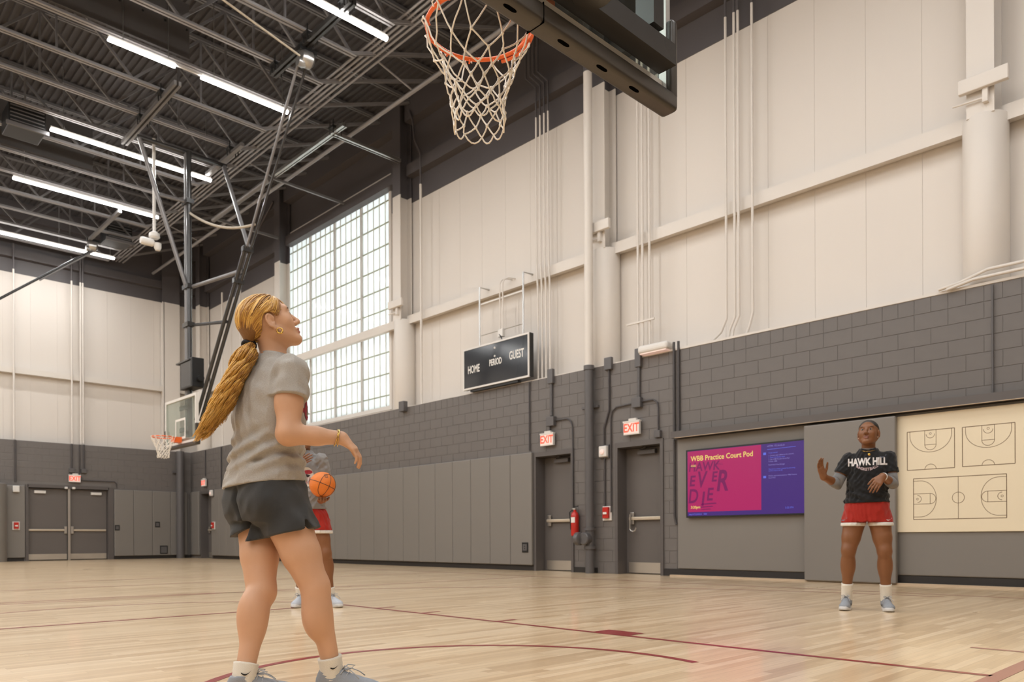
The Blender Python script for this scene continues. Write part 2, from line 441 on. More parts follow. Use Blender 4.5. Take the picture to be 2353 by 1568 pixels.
# individually laid blocks: the nearest ones are parts, the far ones one part
unit_block = MB().rbox(0, 1, 0, 1, 0, 1, 0.02).build('concrete_block', M['block'], wall_right)
CH, CW = ZB/18.0, 0.406
keep = []
def clip_iv(lo, hi, holes):
    segs = [(lo, hi)]
    for s0, s1 in holes:
        ns = []
        for l, h in segs:
            if h <= s0 or l >= s1: ns.append((l, h))
            else:
                if l < s0: ns.append((l, s0))
                if h > s1: ns.append((s1, h))
        segs = ns
    return [(l, h) for l, h in segs if h - l > 0.03]
for c in range(18):
    z0 = c*CH
    holes = []
    zc = z0 + CH
    if z0 < DH + 0.02: holes += [(D1[0]-0.05, D1[1]+0.05), (D2[0]-0.05, D2[1]+0.05), (D4[0]-0.05, D4[1]+0.05)]
    if zc < 2.37: holes += [(10.70, 27.9), (-3.2, 7.37)]
    half = 0.203 if c % 2 else 0.0
    w = CW if c < 17 else CW/2
    y = -0.4 - half
    while y < YB:
        for l, h in clip_iv(max(y+0.004, -0.4), min(y+w-0.004, YB), holes): keep.append((l, h, z0+0.004, z0+CH-0.004))
        y += w
keep = [k for k in keep if k[1] > 0.9]
keep.sort(key=lambda k: k[0])
for i, (l, h, z0, z1) in enumerate(keep[:300]):
    if i == 0:
        unit_block.location = (XR, l, z0); unit_block.scale = (0.02, h-l, z1-z0)
    else: inst(unit_block, wall_right, (XR, l, z0), (0.02, h-l, z1-z0))
mb = MB()
for (l, h, z0, z1) in keep[300:]: mb.box(XR, XR+0.02, l, h, z0, z1)
mb.build('far_concrete_block', M['block'], wall_right, kind='stuff')

# girts, ledge flashing and eave beams of the right wall
edges = [Y0_] + COLY + [YU]
for i in range(len(edges)-1):
    a, b = edges[i] + 0.17, edges[i+1] - 0.17
    if b - a < 0.3: continue
    mb = MB().box(XU-0.20, XU, a, b, 5.88, 6.04).box(XU-0.20, XU-0.19, a, b, 5.84, 5.88)
    mb.build('girt', M['cream'], wall_right)
    MB().box(XU-0.20, XU, a, b, 9.43, 9.47).box(XU-0.20, XU-0.185, a, b, 9.47, 9.70).build('upper_girt', M['dark'], wall_right)
    MB().box(XU-0.25, XU, a, b, 10.72, 10.80).box(XU-0.25, XU-0.23, a, b, 10.80, ZT).build('eave_beam', M['dark'], wall_right)
MB().box(XR-0.012, XR+0.02, -0.4, 8.2, ZB-0.005, ZB+0.028).build('ledge_flashing', M['cream'], wall_right)
MB().box(XR+0.0, XU, -3.0, YU, ZB-0.01, ZB+0.006).build('block_ledge', M['cream'], wall_right)

# window: translucent panes in a grid
win = thing('window_1', 'tall translucent grid window between the cream columns', 'window', (XU, (WIN[0]+WIN[1])/2, WIN[2]), kind='structure')
mb = MB(); t = 0.10
mb.box(XU-0.02, XU+0.16, WIN[0]-t, WIN[0], WIN[2]-t, WIN[3]+t); mb.box(XU-0.02, XU+0.16, WIN[1], WIN[1]+t, WIN[2]-t, WIN[3]+t)
mb.box(XU-0.02, XU+0.16, WIN[0], WIN[1], WIN[2]-t, WIN[2]); mb.box(XU-0.02, XU+0.16, WIN[0], WIN[1], WIN[3], WIN[3]+t)
mb.build('window_frame', M['cream'], win)
NC, NR = 20, 11
cw = (WIN[1]-WIN[0])/NC; rh = 0.552
rows = [WIN[2]]
z = 4.32
while z < WIN[3]-0.1: rows.append(z); z += rh
rows.append(WIN[3])
M['munt'] = mat('pale green muntin', (0.36, 0.37, 0.27), 0.5)
M['mull'] = mat('window mullion', (0.55, 0.52, 0.48), 0.5)
M['muntv'] = mat('pale window muntin', (0.78, 0.77, 0.72), 0.5)
unit_pane = None
for i in range(NC):
    for j in range(len(rows)-1):
        y0, y1 = WIN[0]+i*cw+0.008, WIN[0]+(i+1)*cw-0.008; z0, z1 = rows[j]+0.008, rows[j+1]-0.008
        if unit_pane is None:
            unit_pane = unit.build('pane', M['pane'], win); unit_pane.location = Vector((XU+0.075, y0, z0)) - win.location; unit_pane.scale = (0.004, y1-y0, z1-z0)
            for v in unit_pane.data.vertices: v.co = v.co + win.location
        else: inst(unit_pane, win, (XU+0.075, y0, z0), (0.004, y1-y0, z1-z0))
for i in range(1, NC):
    y = WIN[0]+i*cw
    if i % 5 == 0: MB().box(XU+0.02, XU+0.12, y-0.030, y+0.030, WIN[2], WIN[3]).build('mullion', M['mull'], win)
    else: MB().box(XU+0.055, XU+0.10, y-0.010, y+0.010, WIN[2], WIN[3]).build('vertical_muntin', M['muntv'], win)
for z in rows[1:-1]: MB().box(XU+0.05, XU+0.10, WIN[0], WIN[1], z-0.010, z+0.010).build('cross_muntin', M['munt'], win)

# back wall
BD = (5.83, 8.18)
mb = MB(); wall_boxes(mb, X0, XU, YB+0.006, YU+0.05, [BD], ZB, swap=True)
wall_back = mb.build('wall_back', M['mortar'], kind='structure')
MB().box(X0, XU+0.2, YU+0.02, YU+0.2, ZB-0.02, 9.06).build('panel_backing', M['cream'], wall_back)
MB().box(X0, XU+0.2, YU, YU+0.2, 9.06, ZT).build('upper_band', M['dark'], wall_back)
MB().box(X0, XU, YU-0.2, YU, 9.50, 9.54).box(X0, XU, YU-0.2, YU-0.185, 9.54, 9.75).build('upper_girt', M['dark'], wall_back)
MB().box(X0, XU, YU-0.2, YU, 10.72, ZT).build('eave_beam', M['dark'], wall_back)
MB().box(X0, XU, YU-0.2, YU, 5.88, 6.06).build('girt', M['cream'], wall_back)
ub = unit.build('metal_panel', M['panel'], wall_back); ub.location = (2.0, YU, ZB); ub.scale = (1.0, 0.02, 9.06-ZB)
x = 3.0
while x < XU - 0.1:
    inst(ub, wall_back, (x+0.002, YU+0.014, ZB), (0.748, 0.006, 9.06-ZB)); x += 0.752
inst(ub, wall_back, (X0, YU, ZB), (11.0-0.01, 0.02, 9.06-ZB))
bb = None; far = MB()
for c in range(10, 18):
    z0 = c*CH + 0.004; half = 0.203 if c % 2 else 0.0
    x = 10.9 - half
    while x > -1:
        lo, hi = max(x-CW+0.004, 3.0), min(x-0.004, XR); x -= CW
        if hi - lo < 0.05: continue
        if z0 < DH+0.1 and hi > BD[0]-0.05 and lo < BD[1]+0.05: continue
        if lo < 4.4: continue
        if bb is None:
            bb = MB().rbox(0, 1, 0, 1, 0, 1, 0.02).build('concrete_block', M['block'], wall_back); bb.location = (lo, YB, z0); bb.scale = (hi-lo, 0.02, CH-0.008)
        else: inst(bb, wall_back, (lo, YB, z0), (hi-lo, 0.02, CH-0.008))
MB().box(X0, 4.4, YB, YB+0.02, 0, ZB).build('painted_block_face', M['block'], wall_back)

# left and front walls (beyond the frame)
wl = MB().box(X0-0.2, X0, Y0_, YU, 0, ZB).build('wall_left', M['block'], kind='structure')
MB().box(X0-0.2, X0, Y0_, YU, ZB, ZD).build('metal_panel', M['panel'], wl)
MB().box(X0-0.2, X0, Y0_, YU, ZD, ZT).build('upper_band', M['dark'], wl)
wf = MB().box(X0, XU+0.2, Y0_-0.2, Y0_, 0, ZB).build('wall_front', M['block'], kind='structure')
MB().box(X0, XU+0.2, Y0_-0.2, Y0_, ZB, ZD).build('metal_panel', M['panel'], wf)
MB().box(X0, XU+0.2, Y0_-0.2, Y0_, ZD, ZT).build('upper_band', M['dark'], wf)

# ceiling: ribbed roof deck, ribs run along the hall
vs = []; fs = []; x = X0 - 0.2; prof = []
while x < XU + 0.25:
    prof += [(x, 0), (x+0.045, 0), (x+0.06, 0.045), (x+0.135, 0.045), (x+0.15, 0)]; x += 0.15
prof = prof[:]
for (px, pz) in prof: vs += [(px, Y0_-0.2, ZT+pz), (px, YU+0.2, ZT+pz)]
for i in range(len(prof)-1): fs.append((2*i, 2*i+1, 2*i+3, 2*i+2))
n0 = len(vs); vs += [(X0-0.2, Y0_-0.2, ZT+0.2), (XU+0.3, Y0_-0.2, ZT+0.2), (XU+0.3, YU+0.2, ZT+0.2), (X0-0.2, YU+0.2, ZT+0.2)]
fs.append((n0, n0+1, n0+2, n0+3))
ceiling = link_mesh('ceiling', vs, fs, M['deck'], kind='structure', fix=False)

# bases
def baseboard(name, x0, x1, y0, y1, h=0.10): return MB().box(x0, x1, y0, y1, 0, h).build(name, M['base'], kind='structure')
baseboard('baseboard_right', XR-0.015, XR, 10.68, D4[0]-0.05)
baseboard('baseboard_right', XR-0.015, XR, D1[0]-0.62, D1[0]-0.05)
baseboard('baseboard_right', XR-0.015, XR, D2[0]-0.42, D2[0]-0.05, 0.12)
baseboard('baseboard_right', XR-0.02, XR, 0.5, 7.30, 0.12)
baseboard('baseboard_back', BD[1]+0.1, XR, YB-0.015, YB)
baseboard('baseboard_back', 2.0, BD[0]-0.1, YB-0.015, YB)
tr = MB().box(XR-0.10, XR-0.02, 0.5, 7.45, 0.0, 0.025).build('trim_1', M['ledge'], kind='structure')
# ------------------------------------------------------------------ columns, pipes and conduits
side = ['beside the whiteboard end of the wall', 'behind the tall white pipe', 'on the near side of the grid window', 'on the far side of the grid window', 'in the far corner of the hall']
def column(yc, where, zcover=5.95):
    c = thing('steel_column', 'cream steel wall column with dark top ' + where, 'column', (11.1, yc, ZB))
    for nm, z0, z1, m in (('shaft', zcover-0.02, 8.95, M['cream']), ('upper_shaft', 8.95, ZT, M['dark'])):
        mb = MB().box(10.97, 10.995, yc-0.155, yc+0.155, z0, z1).box(10.995, 11.29, yc-0.012, yc+0.012, z0, z1).box(11.29, 11.315, yc-0.155, yc+0.155, z0, z1)
        mb.build(nm, m, c)
    mb = MB(); prof = [(0.252, ZB), (0.258, ZB+0.01), (0.258, zcover-0.01), (0.252, zcover)]
    mb.lathe(prof, (11.2, yc, 0), n=40)
    auto_smooth(mb.build('round_cover', M['cream'], c))
    b = MB().rbox(10.86, 10.93, yc-0.33, yc+0.22, 6.22, 6.40, 0.01).build('bracket_bar', M['cream'], c)
    MB().box(10.90, 10.97, yc-0.10, yc-0.04, 6.05, 6.24).build('bracket_clip', M['cream'], c)
    MB().tube([(10.93, yc+0.30, 6.13), (10.93, yc-0.05, 6.11)], 0.014).build('bracket_rod', M['cream'], c)
    return c
for yc, w in zip(COLY, side): column(yc, w)
c = thing('steel_column', 'cream steel column on the back wall behind the far hoop post', 'column', (10.2, 28.1, ZB))
MB().box(10.0, 10.02, 27.98, 28.28, ZB, 9.0).box(10.02, 10.5, 28.12, 28.14, ZB, 9.0).box(9.95, 10.55, 27.98, 28.0, ZB, 9.0).build('shaft', M['cream'], c)
MB().box(10.02, 10.5, 28.12, 28.14, 9.0, ZT).box(9.95, 10.55, 27.98, 28.0, 9.0, ZT).build('upper_shaft', M['dark'], c)

# tall standpipe
p = thing('standpipe', 'tall vertical pipe, grey below and white above, with a round valve', 'pipe', (10.77, 9.16, 0))
auto_smooth(MB().lathe([(0.082, 0), (0.082, 3.76)], (10.77, 9.16, 0), n=24).lathe([(0.097, 3.70), (0.097, 3.78)], (10.77, 9.16, 0), n=24).lathe([(0.105, 0.44), (0.105, 0.50)], (10.77, 9.16, 0), n=24).lathe([(0.105, 0.78), (0.105, 0.83)], (10.77, 9.16, 0), n=24).build('lower_pipe', M['pipe'], p))
auto_smooth(MB().lathe([(0.080, 3.78), (0.080, 9.12)], (10.77, 9.16, 0), n=24).build('upper_pipe', M['cream'], p))
auto_smooth(MB().lathe([(0.080, 9.12), (0.080, ZT-0.05)], (10.77, 9.16, 0), n=24).build('top_pipe', M['dark'], p))
v = auto_smooth(MB().lathe([(0.09, 0.0), (0.12, 0.02), (0.12, 0.10), (0.07, 0.13), (0.03, 0.14)], (10.63, 9.24, 0.63), axis='y', n=24).build('valve', M['pipe'], p))
auto_smooth(MB().lathe([(0.10, -0.17), (0.115, -0.15), (0.115, -0.05), (0.10, -0.02)], (10.77, 9.18, 0.63), axis='x', n=24).build('valve_face', M['pipe'], p))
MB().box(10.84, 10.90, 9.02, 9.40, 3.02, 3.06).build('pipe_clamp', M['pipe'], p)

def conduit(pts, r, m, label, group=None, clips=()):
    o = MB().tube(pts, r, 8).build('conduit', m)
    auto_smooth(o, 50); tag(o, label, 'conduit', group)
    return o
# cream conduits high on the right wall
for i, yy in enumerate((6.53, 6.38, 6.31, 6.07)):
    conduit([(11.07, yy, ZT-0.1), (11.07, yy, 8.98)], 0.021, M['dark'], 'dark upper end of a conduit above the cream panels near the pad panel', 'dark conduit tops over the four drop conduits')
    conduit([(11.07, yy, 8.98), (11.07, yy, 6.1), (11.07, yy, 4.15), (11.07, yy+(0.10 if i < 3 else 0.06), 3.95), (11.07, yy+(0.30 if i == 0 else 0.12), 3.81)], 0.021, M['cream'], 'cream vertical conduit in the row of four above the block wall', 'four cream drop conduits')
for i, yy in enumerate((8.27, 8.17, 8.02)):
    conduit([(11.06, yy, 9.6), (11.06, yy, 6.06), (11.06, yy, 3.81)], 0.022, M['cream'], 'cream vertical conduit in the group of three right of the round column cover', 'three cream conduits')
tag(MB().box(11.02, 11.05, 7.90, 8.50, 4.42, 4.45).build('conduit_strut', M['cream']), 'short cream strut tying three conduits above the white fixture', 'strut')
for i, yy in enumerate((10.77, 10.66, 10.55, 10.44)):
    conduit([(11.07, yy, 9.05), (11.07, yy, 6.15), (11.08, yy-0.02, 5.6), (11.08, yy-0.02, 3.81)], 0.019, M['cream'], 'cream conduit in the bundle running down beside the score display', 'four cream conduits by the score display')
    conduit([(11.07, yy+0.28, ZT-0.1), (11.07, yy+0.28, 9.95), (11.07, yy, 9.65), (11.07, yy, 9.05)], 0.019, M['dark'], 'dark bent conduit at the top of the bundle over the score display', 'four dark bent conduits')
conduit([(11.06, 14.55, 8.98), (11.06, 14.55, 3.81)], 0.03, M['cream'], 'single cream conduit beside the column right of the grid window')
conduit([(11.06, 15.0, 10.9), (11.06, 14.85, 10.6), (11.06, 14.78, 10.1), (11.06, 14.55, 9.7), (11.06, 14.55, 8.98)], 0.025, M['dark'], 'single dark bent conduit at the column right of the grid window')
conduit([(11.06, 24.2, 8.9), (11.06, 24.2, 3.81)], 0.03, M['cream'], 'thicker cream conduit beyond the grid window')
conduit([(11.06, 25.6, 9.0), (11.06, 25.6, 3.81)], 0.03, M['cream'], 'cream conduit nearest the far corner on the right wall')
conduit([(11.05, 21.9, 10.9), (11.06, 23.6, 9.9), (11.07, 24.2, 9.4), (11.06, 24.2, 8.9)], 0.03, M['dark'], 'dark bent conduit under the roof beyond the grid window')
for i, xx in enumerate((5.50, 7.12, 7.38, 7.45, 10.25)):
    conduit([(xx, 28.05, 9.9), (xx, 28.05, 9.1)], 0.03, M['dark'], 'dark top of a vertical conduit on the back wall', 'dark conduit tops on the back wall')
    conduit([(xx, 28.05, 9.1), (xx, 28.05, 3.80)], 0.03, M['cream'], 'cream vertical conduit on the upper back wall', 'cream conduits on the back wall')
for xx, z1, lab in ((5.50, 2.45, 'left of the double doors'), (7.07, 2.95, 'left of the back exit sign'), (7.42, 2.95, 'right of the back exit sign')):
    conduit([(xx, 27.9, 3.77), (xx, 27.9, z1)], 0.025, M['conduit'], 'dark conduit on the grey back wall blocks ' + lab)
for xx, lab in ((7.07, 'left above'), (7.42, 'right above')):
    tag(MB().rbox(xx-0.08, xx+0.08, 27.86, 27.95, 2.84, 2.98, 0.01).build('junction_box', M['pipe']), 'small grey junction box ' + lab + ' the back exit sign', 'junction box')
conduit([(7.30, 27.92, 3.77), (7.30, 27.92, 2.66), (7.36, 27.92, 2.60), (8.35, 27.92, 2.60), (8.42, 27.92, 2.54), (8.42, 27.92, 2.40)], 0.018, M['conduit'], 'thin dark conduit bending over the right back door')
# white conduits lying along the top of the blocks at the right edge
conduit([(10.855, 3.35, 3.815), (10.855, 3.10, 3.85), (10.855, 2.8, 3.94), (10.855, -0.3, 3.94)], 0.022, M['cream'], 'upper cream conduit along the block ledge at the right edge', 'ledge conduits')
conduit([(10.845, 3.25, 3.79), (10.845, 2.95, 3.85), (10.845, -0.3, 3.86)], 0.022, M['cream'], 'lower cream conduit along the block ledge at the right edge', 'ledge conduits')

# dark conduits on the grey blocks around the doors
XC = XR - 0.025
def jbox(y0, y1, z0, z1, label, d=0.07):
    return tag(MB().rbox(XR-d, XR, y0, y1, z0, z1, 0.008).build('junction_box', M['pipe']), label, 'junction box')
conduit([(XC, 10.80, 3.74), (XC, 10.80, 2.38)], 0.016, M['conduit'], 'thin straight dark conduit below the score display')
jbox(10.13, 10.27, 3.62, 3.90, 'grey conduit box at the block top above the left exit sign')
conduit([(XC, 10.20, 3.64), (XC, 10.20, 3.0)], 0.032, M['pipe'], 'thick grey conduit dropping to the left exit sign')
jbox(10.09, 10.29, 2.80, 2.98, 'square grey box above the left exit sign', 0.09)
conduit([(XC, 10.24, 2.82), (XC, 10.24, 2.64)], 0.015, M['conduit'], 'short dark conduit from the square box to the left exit sign')
conduit([(XC, 10.12, 2.90), (XC, 9.80, 2.90), (XC, 9.70, 2.84), (XC, 9.665, 2.74), (XC, 9.655, 2.3), (XC, 9.655, 1.05)], 0.014, M['conduit'], 'thin dark conduit looping down beside the left exit door')
jbox(8.70, 8.86, 3.66, 3.88, 'grey conduit box at the block top beside the standpipe')
conduit([(XC, 8.78, 3.68), (XC, 8.78, 2.95), (XC, 8.90, 2.62), (XC, 8.90, 2.30)], 0.018, M['conduit'], 'dark bent conduit feeding the white horn on the block wall')
conduit([(XC, 8.89, 2.12), (XC, 8.89, 1.22)], 0.015, M['conduit'], 'dark conduit between the white horn and the fire alarm pull')
jbox(8.06, 8.18, 3.60, 3.92, 'grey conduit box at the block top above the right exit sign')
conduit([(XC, 8.12, 3.62), (XC, 8.12, 3.05)], 0.028, M['pipe'], 'thick grey conduit dropping to the right exit sign')
jbox(8.05, 8.24, 2.90, 3.07, 'square grey box above the right exit sign', 0.09)
conduit([(XC, 8.24, 2.99), (XC, 8.62, 2.97), (XC, 8.72, 2.90), (XC, 8.745, 2.78), (XC, 8.745, 1.10)], 0.014, M['conduit'], 'thin dark conduit running down left of the right exit door')
conduit([(XC, 8.06, 3.0), (XC, 7.82, 3.0), (XC, 7.74, 2.94), (XC, 7.72, 2.84), (XC, 7.72, 2.42)], 0.014, M['conduit'], 'thin dark conduit looping down right of the right exit sign')
jbox(7.66, 7.78, 2.34, 2.46, 'small grey box at the top corner of the right exit door')
for yy, lab in ((7.40, 'left'), (7.31, 'right')):
    conduit([(XC, yy, 3.90), (XC, yy, 2.36)], 0.022, M['conduit'], lab + ' one of two dark conduits above the end of the valance')
conduit([(XC, 7.40, 2.28), (XC, 7.40, 1.02), (XC, 7.385, 0.92), (XC, 7.365, 0.86)], 0.018, M['conduit'], 'dark conduit curving to the niche beside the screen')
jbox(14.88, 15.08, 3.66, 3.90, 'grey box on the block ledge below the grid window column', 0.12)
conduit([(XC, 2.75, 3.74), (XC, 2.75, 2.40)], 0.012, M['pipe'], 'thin grey conduit above the whiteboard')
conduit([(XC, 25.3, 3.74), (XC, 25.3, 2.40)], 0.02, M['conduit'], 'dark conduit above the far wall padding')
conduit([(XC, 26.6, 3.74), (XC, 26.6, 2.85)], 0.02, M['conduit'], 'dark conduit above the far corner exit sign')
p = thing('corner_pipe', 'grey vertical pipe standing in the far corner', 'pipe', (10.45, 27.75, 0))
auto_smooth(MB().lathe([(0.13, 0), (0.13, 3.76)], (10.45, 27.735, 0), n=20).build('pipe', M['pipe'], p))
MB().box(10.25, 10.65, 27.86, 27.95, 3.0, 3.06).build('pipe_clamp', M['pipe'], p)

# ------------------------------------------------------------------ doors
def door(name, y0, y1, label, bar_left=False):
    d = thing(name, label, 'door', (XR, (y0+y1)/2, 0), kind='structure')
    mb = MB()
    mb.box(XR-0.025, 11.25, y0-0.05, y0+0.01, 0, DH+0.05).box(11.22, 11.30, y0-0.05, y1+0.05, 0, DH+0.05).box(XR-0.025, 11.25, y1-0.01, y1+0.05, 0, DH+0.05).box(XR-0.025, 11.25, y0+0.01, y1-0.01, DH-0.04, DH+0.05)  # second box is an unseen backing, added to block outside light
    mb.build('door_frame_and_light_block', M['frame'], d)
    leaf = MB().box(11.14, 11.19, y0+0.01, y1-0.01, 0.01, DH-0.05).build('door_leaf', M['door'], d)
    b = MB().rbox(11.075, 11.115, y0+0.03, y1-0.10, 0.955, 1.015, 0.012).build('push_bar', M['brassbar'], leaf)
    MB().rbox(11.085, 11.135, y1-0.20, y1-0.12, 0.88, 1.10, 0.012).build('latch_case', M['chrome'], leaf)
    MB().box(11.132, 11.14, y0+0.05, y1-0.06, 0.02, 0.205).build('kick_plate', M['kick'], leaf)
    MB().rbox(11.06, 11.14, y0+0.25, y0+0.62, DH-0.17, DH-0.09, 0.008).build('closer', M['pipe'], leaf)
    MB().bar((11.10, y0+0.58, DH-0.08), (10.98, y0+0.40, DH-0.06), 0.03, 0.012).build('closer_arm', M['pipe'], leaf)
    return d
door('door_1', *D1, 'grey exit door left of the standpipe with push bar')
door('door_2', *D2, 'grey exit door right of the standpipe with push bar')
door('door_4', *D4, 'dark grey door near the far corner')
tag(MB().tube([(11.05, 8.46, 1.06), (11.05, 8.46, 0.80), (11.05, 8.44, 0.77), (11.05, 8.40, 0.755), (11.05, 8.35, 0.77), (11.05, 8.33, 0.82)], 0.012, 8).build('door_hook', M['chrome']), 'steel hook hanging at the push bar of the right exit door', 'hook')
d = thing('door_3', 'wide grey double doors in the back wall', 'door', (7.0, YB, 0), kind='structure')
MB().box(BD[0]-0.06, BD[0]+0.02, YB-0.03, 28.2, 0, 2.40).box(BD[1]-0.02, BD[1]+0.14, YB-0.03, 28.2, 0, 2.40).box(BD[0], BD[1], YB-0.03, 28.2, 2.32, 2.42).box(BD[0]-0.05, BD[1]+0.05, 28.2, 28.28, 0, 2.42).build('door_frame_and_light_block', M['frame'], d)  # last box is an unseen backing added to keep outside light out
MB().box(6.975, 7.045, 28.0, 28.1, 0, 2.36).build('centre_post', M['chrome'], d)
for i, (a, b) in enumerate(((BD[0]+0.02, 6.975), (7.045, BD[1]-0.02))):
    leaf = MB().box(a+0.01, b-0.01, 28.08, 28.14, 0.02, 2.30).build('door_leaf', M['door'], d)
    MB().rbox(a+0.02, b-0.04, 28.02, 28.06, 0.945, 1.005, 0.012).build('push_bar', M['brassbar'], leaf)
    e = b-0.10 if i == 0 else a+0.02
    MB().rbox(e, e+0.08, 28.01, 28.07, 0.86, 1.10, 0.012).build('latch_case', M['chrome'], leaf)
    MB().box(a+0.02, b-0.02, 28.07, 28.08, 0.03, 0.21).build('kick_plate', M['kick'], leaf)
    e = a+0.18 if i == 0 else b-0.50
    MB().rbox(e, e+0.32, 28.0, 28.08, 2.14, 2.23, 0.008).build('closer', M['white'], leaf)
for xx, lab in ((6.90, 'left'), (7.12, 'right')):
    tag(MB().rbox(xx-0.045, xx+0.045, 27.86, 27.93, 2.30, 2.37, 0.02).build('door_sensor', M['white']), 'small pale sensor on the double door frame, ' + lab + ' of the exit sign', 'sensor')

# ------------------------------------------------------------------ wall padding
pd = thing('wall_padding', 'long row of grey vertical wall pads below the score display', 'wall pad', (XR, 18, 0.1))
y = 10.70; up_ = None
def pad_panel(parent, x0, x1, y0, y1, z0, z1, name='pad_panel'): return MB().rbox(x0, x1, y0, y1, z0, z1, 0.018).build(name, M['pad'], parent)
first = None
while y < 26.0:
    y1 = min(y+0.612, 25.98)
    if first is None: first = pad_panel(pd, XR-0.075, XR, y+0.003, y+0.609, 0.11, 2.34)
    else: inst(first, pd, np.array(wloc(first)) + (0, y-10.70, 0))
    y += 0.612
    if y > 25.4: break
pd = thing('wall_padding', 'grey wall pads right of the double doors on the back wall', 'wall pad', (9.3, YB, 0.1))
for i in range(3): pad_panel(pd, BD[1]+0.16+i*0.612, BD[1]+0.155+(i+1)*0.612, YB-0.075, YB, 0.11, 2.34)
pad_panel(pd, BD[1]+0.16+3*0.612, 10.75, YB-0.075, YB, 0.11, 2.34)
pd = thing('wall_padding', 'grey wall pads left of the double doors on the back wall', 'wall pad', (5.0, YB, 0.1))
pad_panel(pd, 5.17, BD[0]-0.08, YB-0.075, YB, 0.11, 2.36)
o = MB().lathe([(0.38, 0.0), (0.38, 2.36), (0.30, 2.40)], (4.86, 27.75, 0), n=24).build('column_pad', M['pad']); auto_smooth(o)
tag(o, 'rounded grey column pad at the left edge of the back wall', 'wall pad')
pd = pad_panel(None, XR-0.075, XR, 27.1, 27.85, 0.11, 2.34, 'corner_pad'); tag(pd, 'narrow grey wall pad between the corner door and the corner', 'wall pad')

# ------------------------------------------------------------------ whiteboard bay
o = MB().box(XR-0.16, XR, 0.0, 7.38, 2.285, 2.39).build('valance', M['frame']); tag(o, 'long grey valance running above the screen and whiteboard', 'valance')
MB().box(XR-0.165, XR-0.145, 0.0, 7.30, 2.279, 2.286).build('valance_edge', M['ledge'], o)
o = pad_panel(None, XR-0.03, XR, 0.5, 7.34, 0.125, 2.28, 'bay_backing'); tag(o, 'flat grey padded backing behind the screen and whiteboard', 'wall pad')
o = pad_panel(None, XR-0.15, XR-0.07, 3.85, 5.11, 0.015, 2.245, 'sliding_pad'); tag(o, 'tall grey sliding pad panel between the screen and the whiteboard', 'wall pad')
wbd = thing('whiteboard', 'ivory whiteboard printed with three basketball court diagrams', 'whiteboard', (XR-0.05, 2.9, 0.70))
MB().rbox(XR-0.055, XR-0.03, 0.6, 3.95, 0.70, 2.24, 0.004).build('board', M['wboard'], wbd)
def ink(pts, w, name='diagram_line', closed=False):
    """line drawn on the board; pts are (y, z)"""
    x = XR-0.0562; n = len(pts); vs = []; fs = []
    if closed: pts = pts + [pts[0]]; n += 1
    for i in range(n):
        a = np.array(pts[max(i-1, 0)]); b = np.array(pts[min(i+1, n-1)]); t = (b-a)/np.linalg.norm(b-a); s = np.array((-t[1], t[0]))
        p = np.array(pts[i]); q, r = p - s*w/2, p + s*w/2
        vs += [(x, q[0], q[1]), (x, r[0], r[1])]
    for i in range(n-1): fs.append((2*i, 2*i+1, 2*i+3, 2*i+2))
    return vs, fs
def diagram(y_hi, y_lo, z_lo, z_hi, full, label):
    vs = []; fs = []
    def put(p, w=0.006, closed=False):
        v, f = ink(p, w, closed=closed); o = len(vs); vs.extend(v); fs.extend([tuple(i+o for i in q) for q in f])
    def rect(a, b, c, d, w=0.006): put([(a, c), (b, c)], w); put([(b, c), (b, d)], w); put([(b, d), (a, d)], w); put([(a, d), (a, c)], w)
    rect(y_hi, y_lo, z_lo, z_hi, 0.009)
    W = y_hi - y_lo; H = z_hi - z_lo
    def arcp(cy, cz, r, a0, a1, ry=None, n=22): return [(cy + r*math.cos(a), cz + (ry or r)*math.sin(a)) for a in np.linspace(a0, a1, n)]
    if not full:
        cy = (y_hi+y_lo)/2; k = W*0.12
        put([(cy+k, z_hi), (cy+k, z_hi-0.37*H)]); put([(cy-k, z_hi), (cy-k, z_hi-0.37*H)]); put([(cy+k, z_hi-0.37*H), (cy-k, z_hi-0.37*H)])
        put(arcp(cy, z_hi-0.37*H, k, math.pi, 2*math.pi)); put(arcp(cy, z_hi-0.10*H, k*0.75, math.pi, 2*math.pi))
        put(arcp(cy, z_hi-0.085*H, 0.012, 0, 2*math.pi), 0.005)
        put([(cy+W*0.44, z_hi), (cy+W*0.44, z_hi-0.12*H)]); put([(cy-W*0.44, z_hi), (cy-W*0.44, z_hi-0.12*H)])
        put(arcp(cy, z_hi-0.12*H, W*0.44, math.pi, 2*math.pi, H*0.44)); put(arcp(cy, z_lo, k, 0, math.pi, k*0.95))
    else:
        cz = (z_hi+z_lo)/2; cy = (y_hi+y_lo)/2; k = H*0.125
        put([(cy, z_lo), (cy, z_hi)]); put(arcp(cy, cz, H*0.13, 0, 2*math.pi))
        for e, s in ((y_hi, -1), (y_lo, 1)):
            put([(e, cz+k), (e+s*0.19*W, cz+k)]); put([(e, cz-k), (e+s*0.19*W, cz-k)]); put([(e+s*0.19*W, cz+k), (e+s*0.19*W, cz-k)])
            a0 = math.pi/2 if s < 0 else -math.pi/2
            put(arcp(e+s*0.19*W, cz, k, a0, a0+math.pi)); put(arcp(e+s*0.045*W, cz, k*0.7, a0, a0+math.pi)); put(arcp(e+s*0.045*W, cz, 0.012, 0, 2*math.pi), 0.005)
            put([(e, cz+H*0.44), (e+s*0.08*W, cz+H*0.44)]); put([(e, cz-H*0.44), (e+s*0.08*W, cz-H*0.44)])
            put([(e+s*(0.08*W+W*0.18*math.cos(a)), cz+H*0.44*math.sin(a)) for a in np.linspace(-math.pi/2, math.pi/2, 24)])
    o = link_mesh('court_diagram', vs, fs, M['ink'], wbd, fix=False); o['label'] = label
diagram(3.735, 3.17, 1.515, 2.02, False, 'left half court diagram')
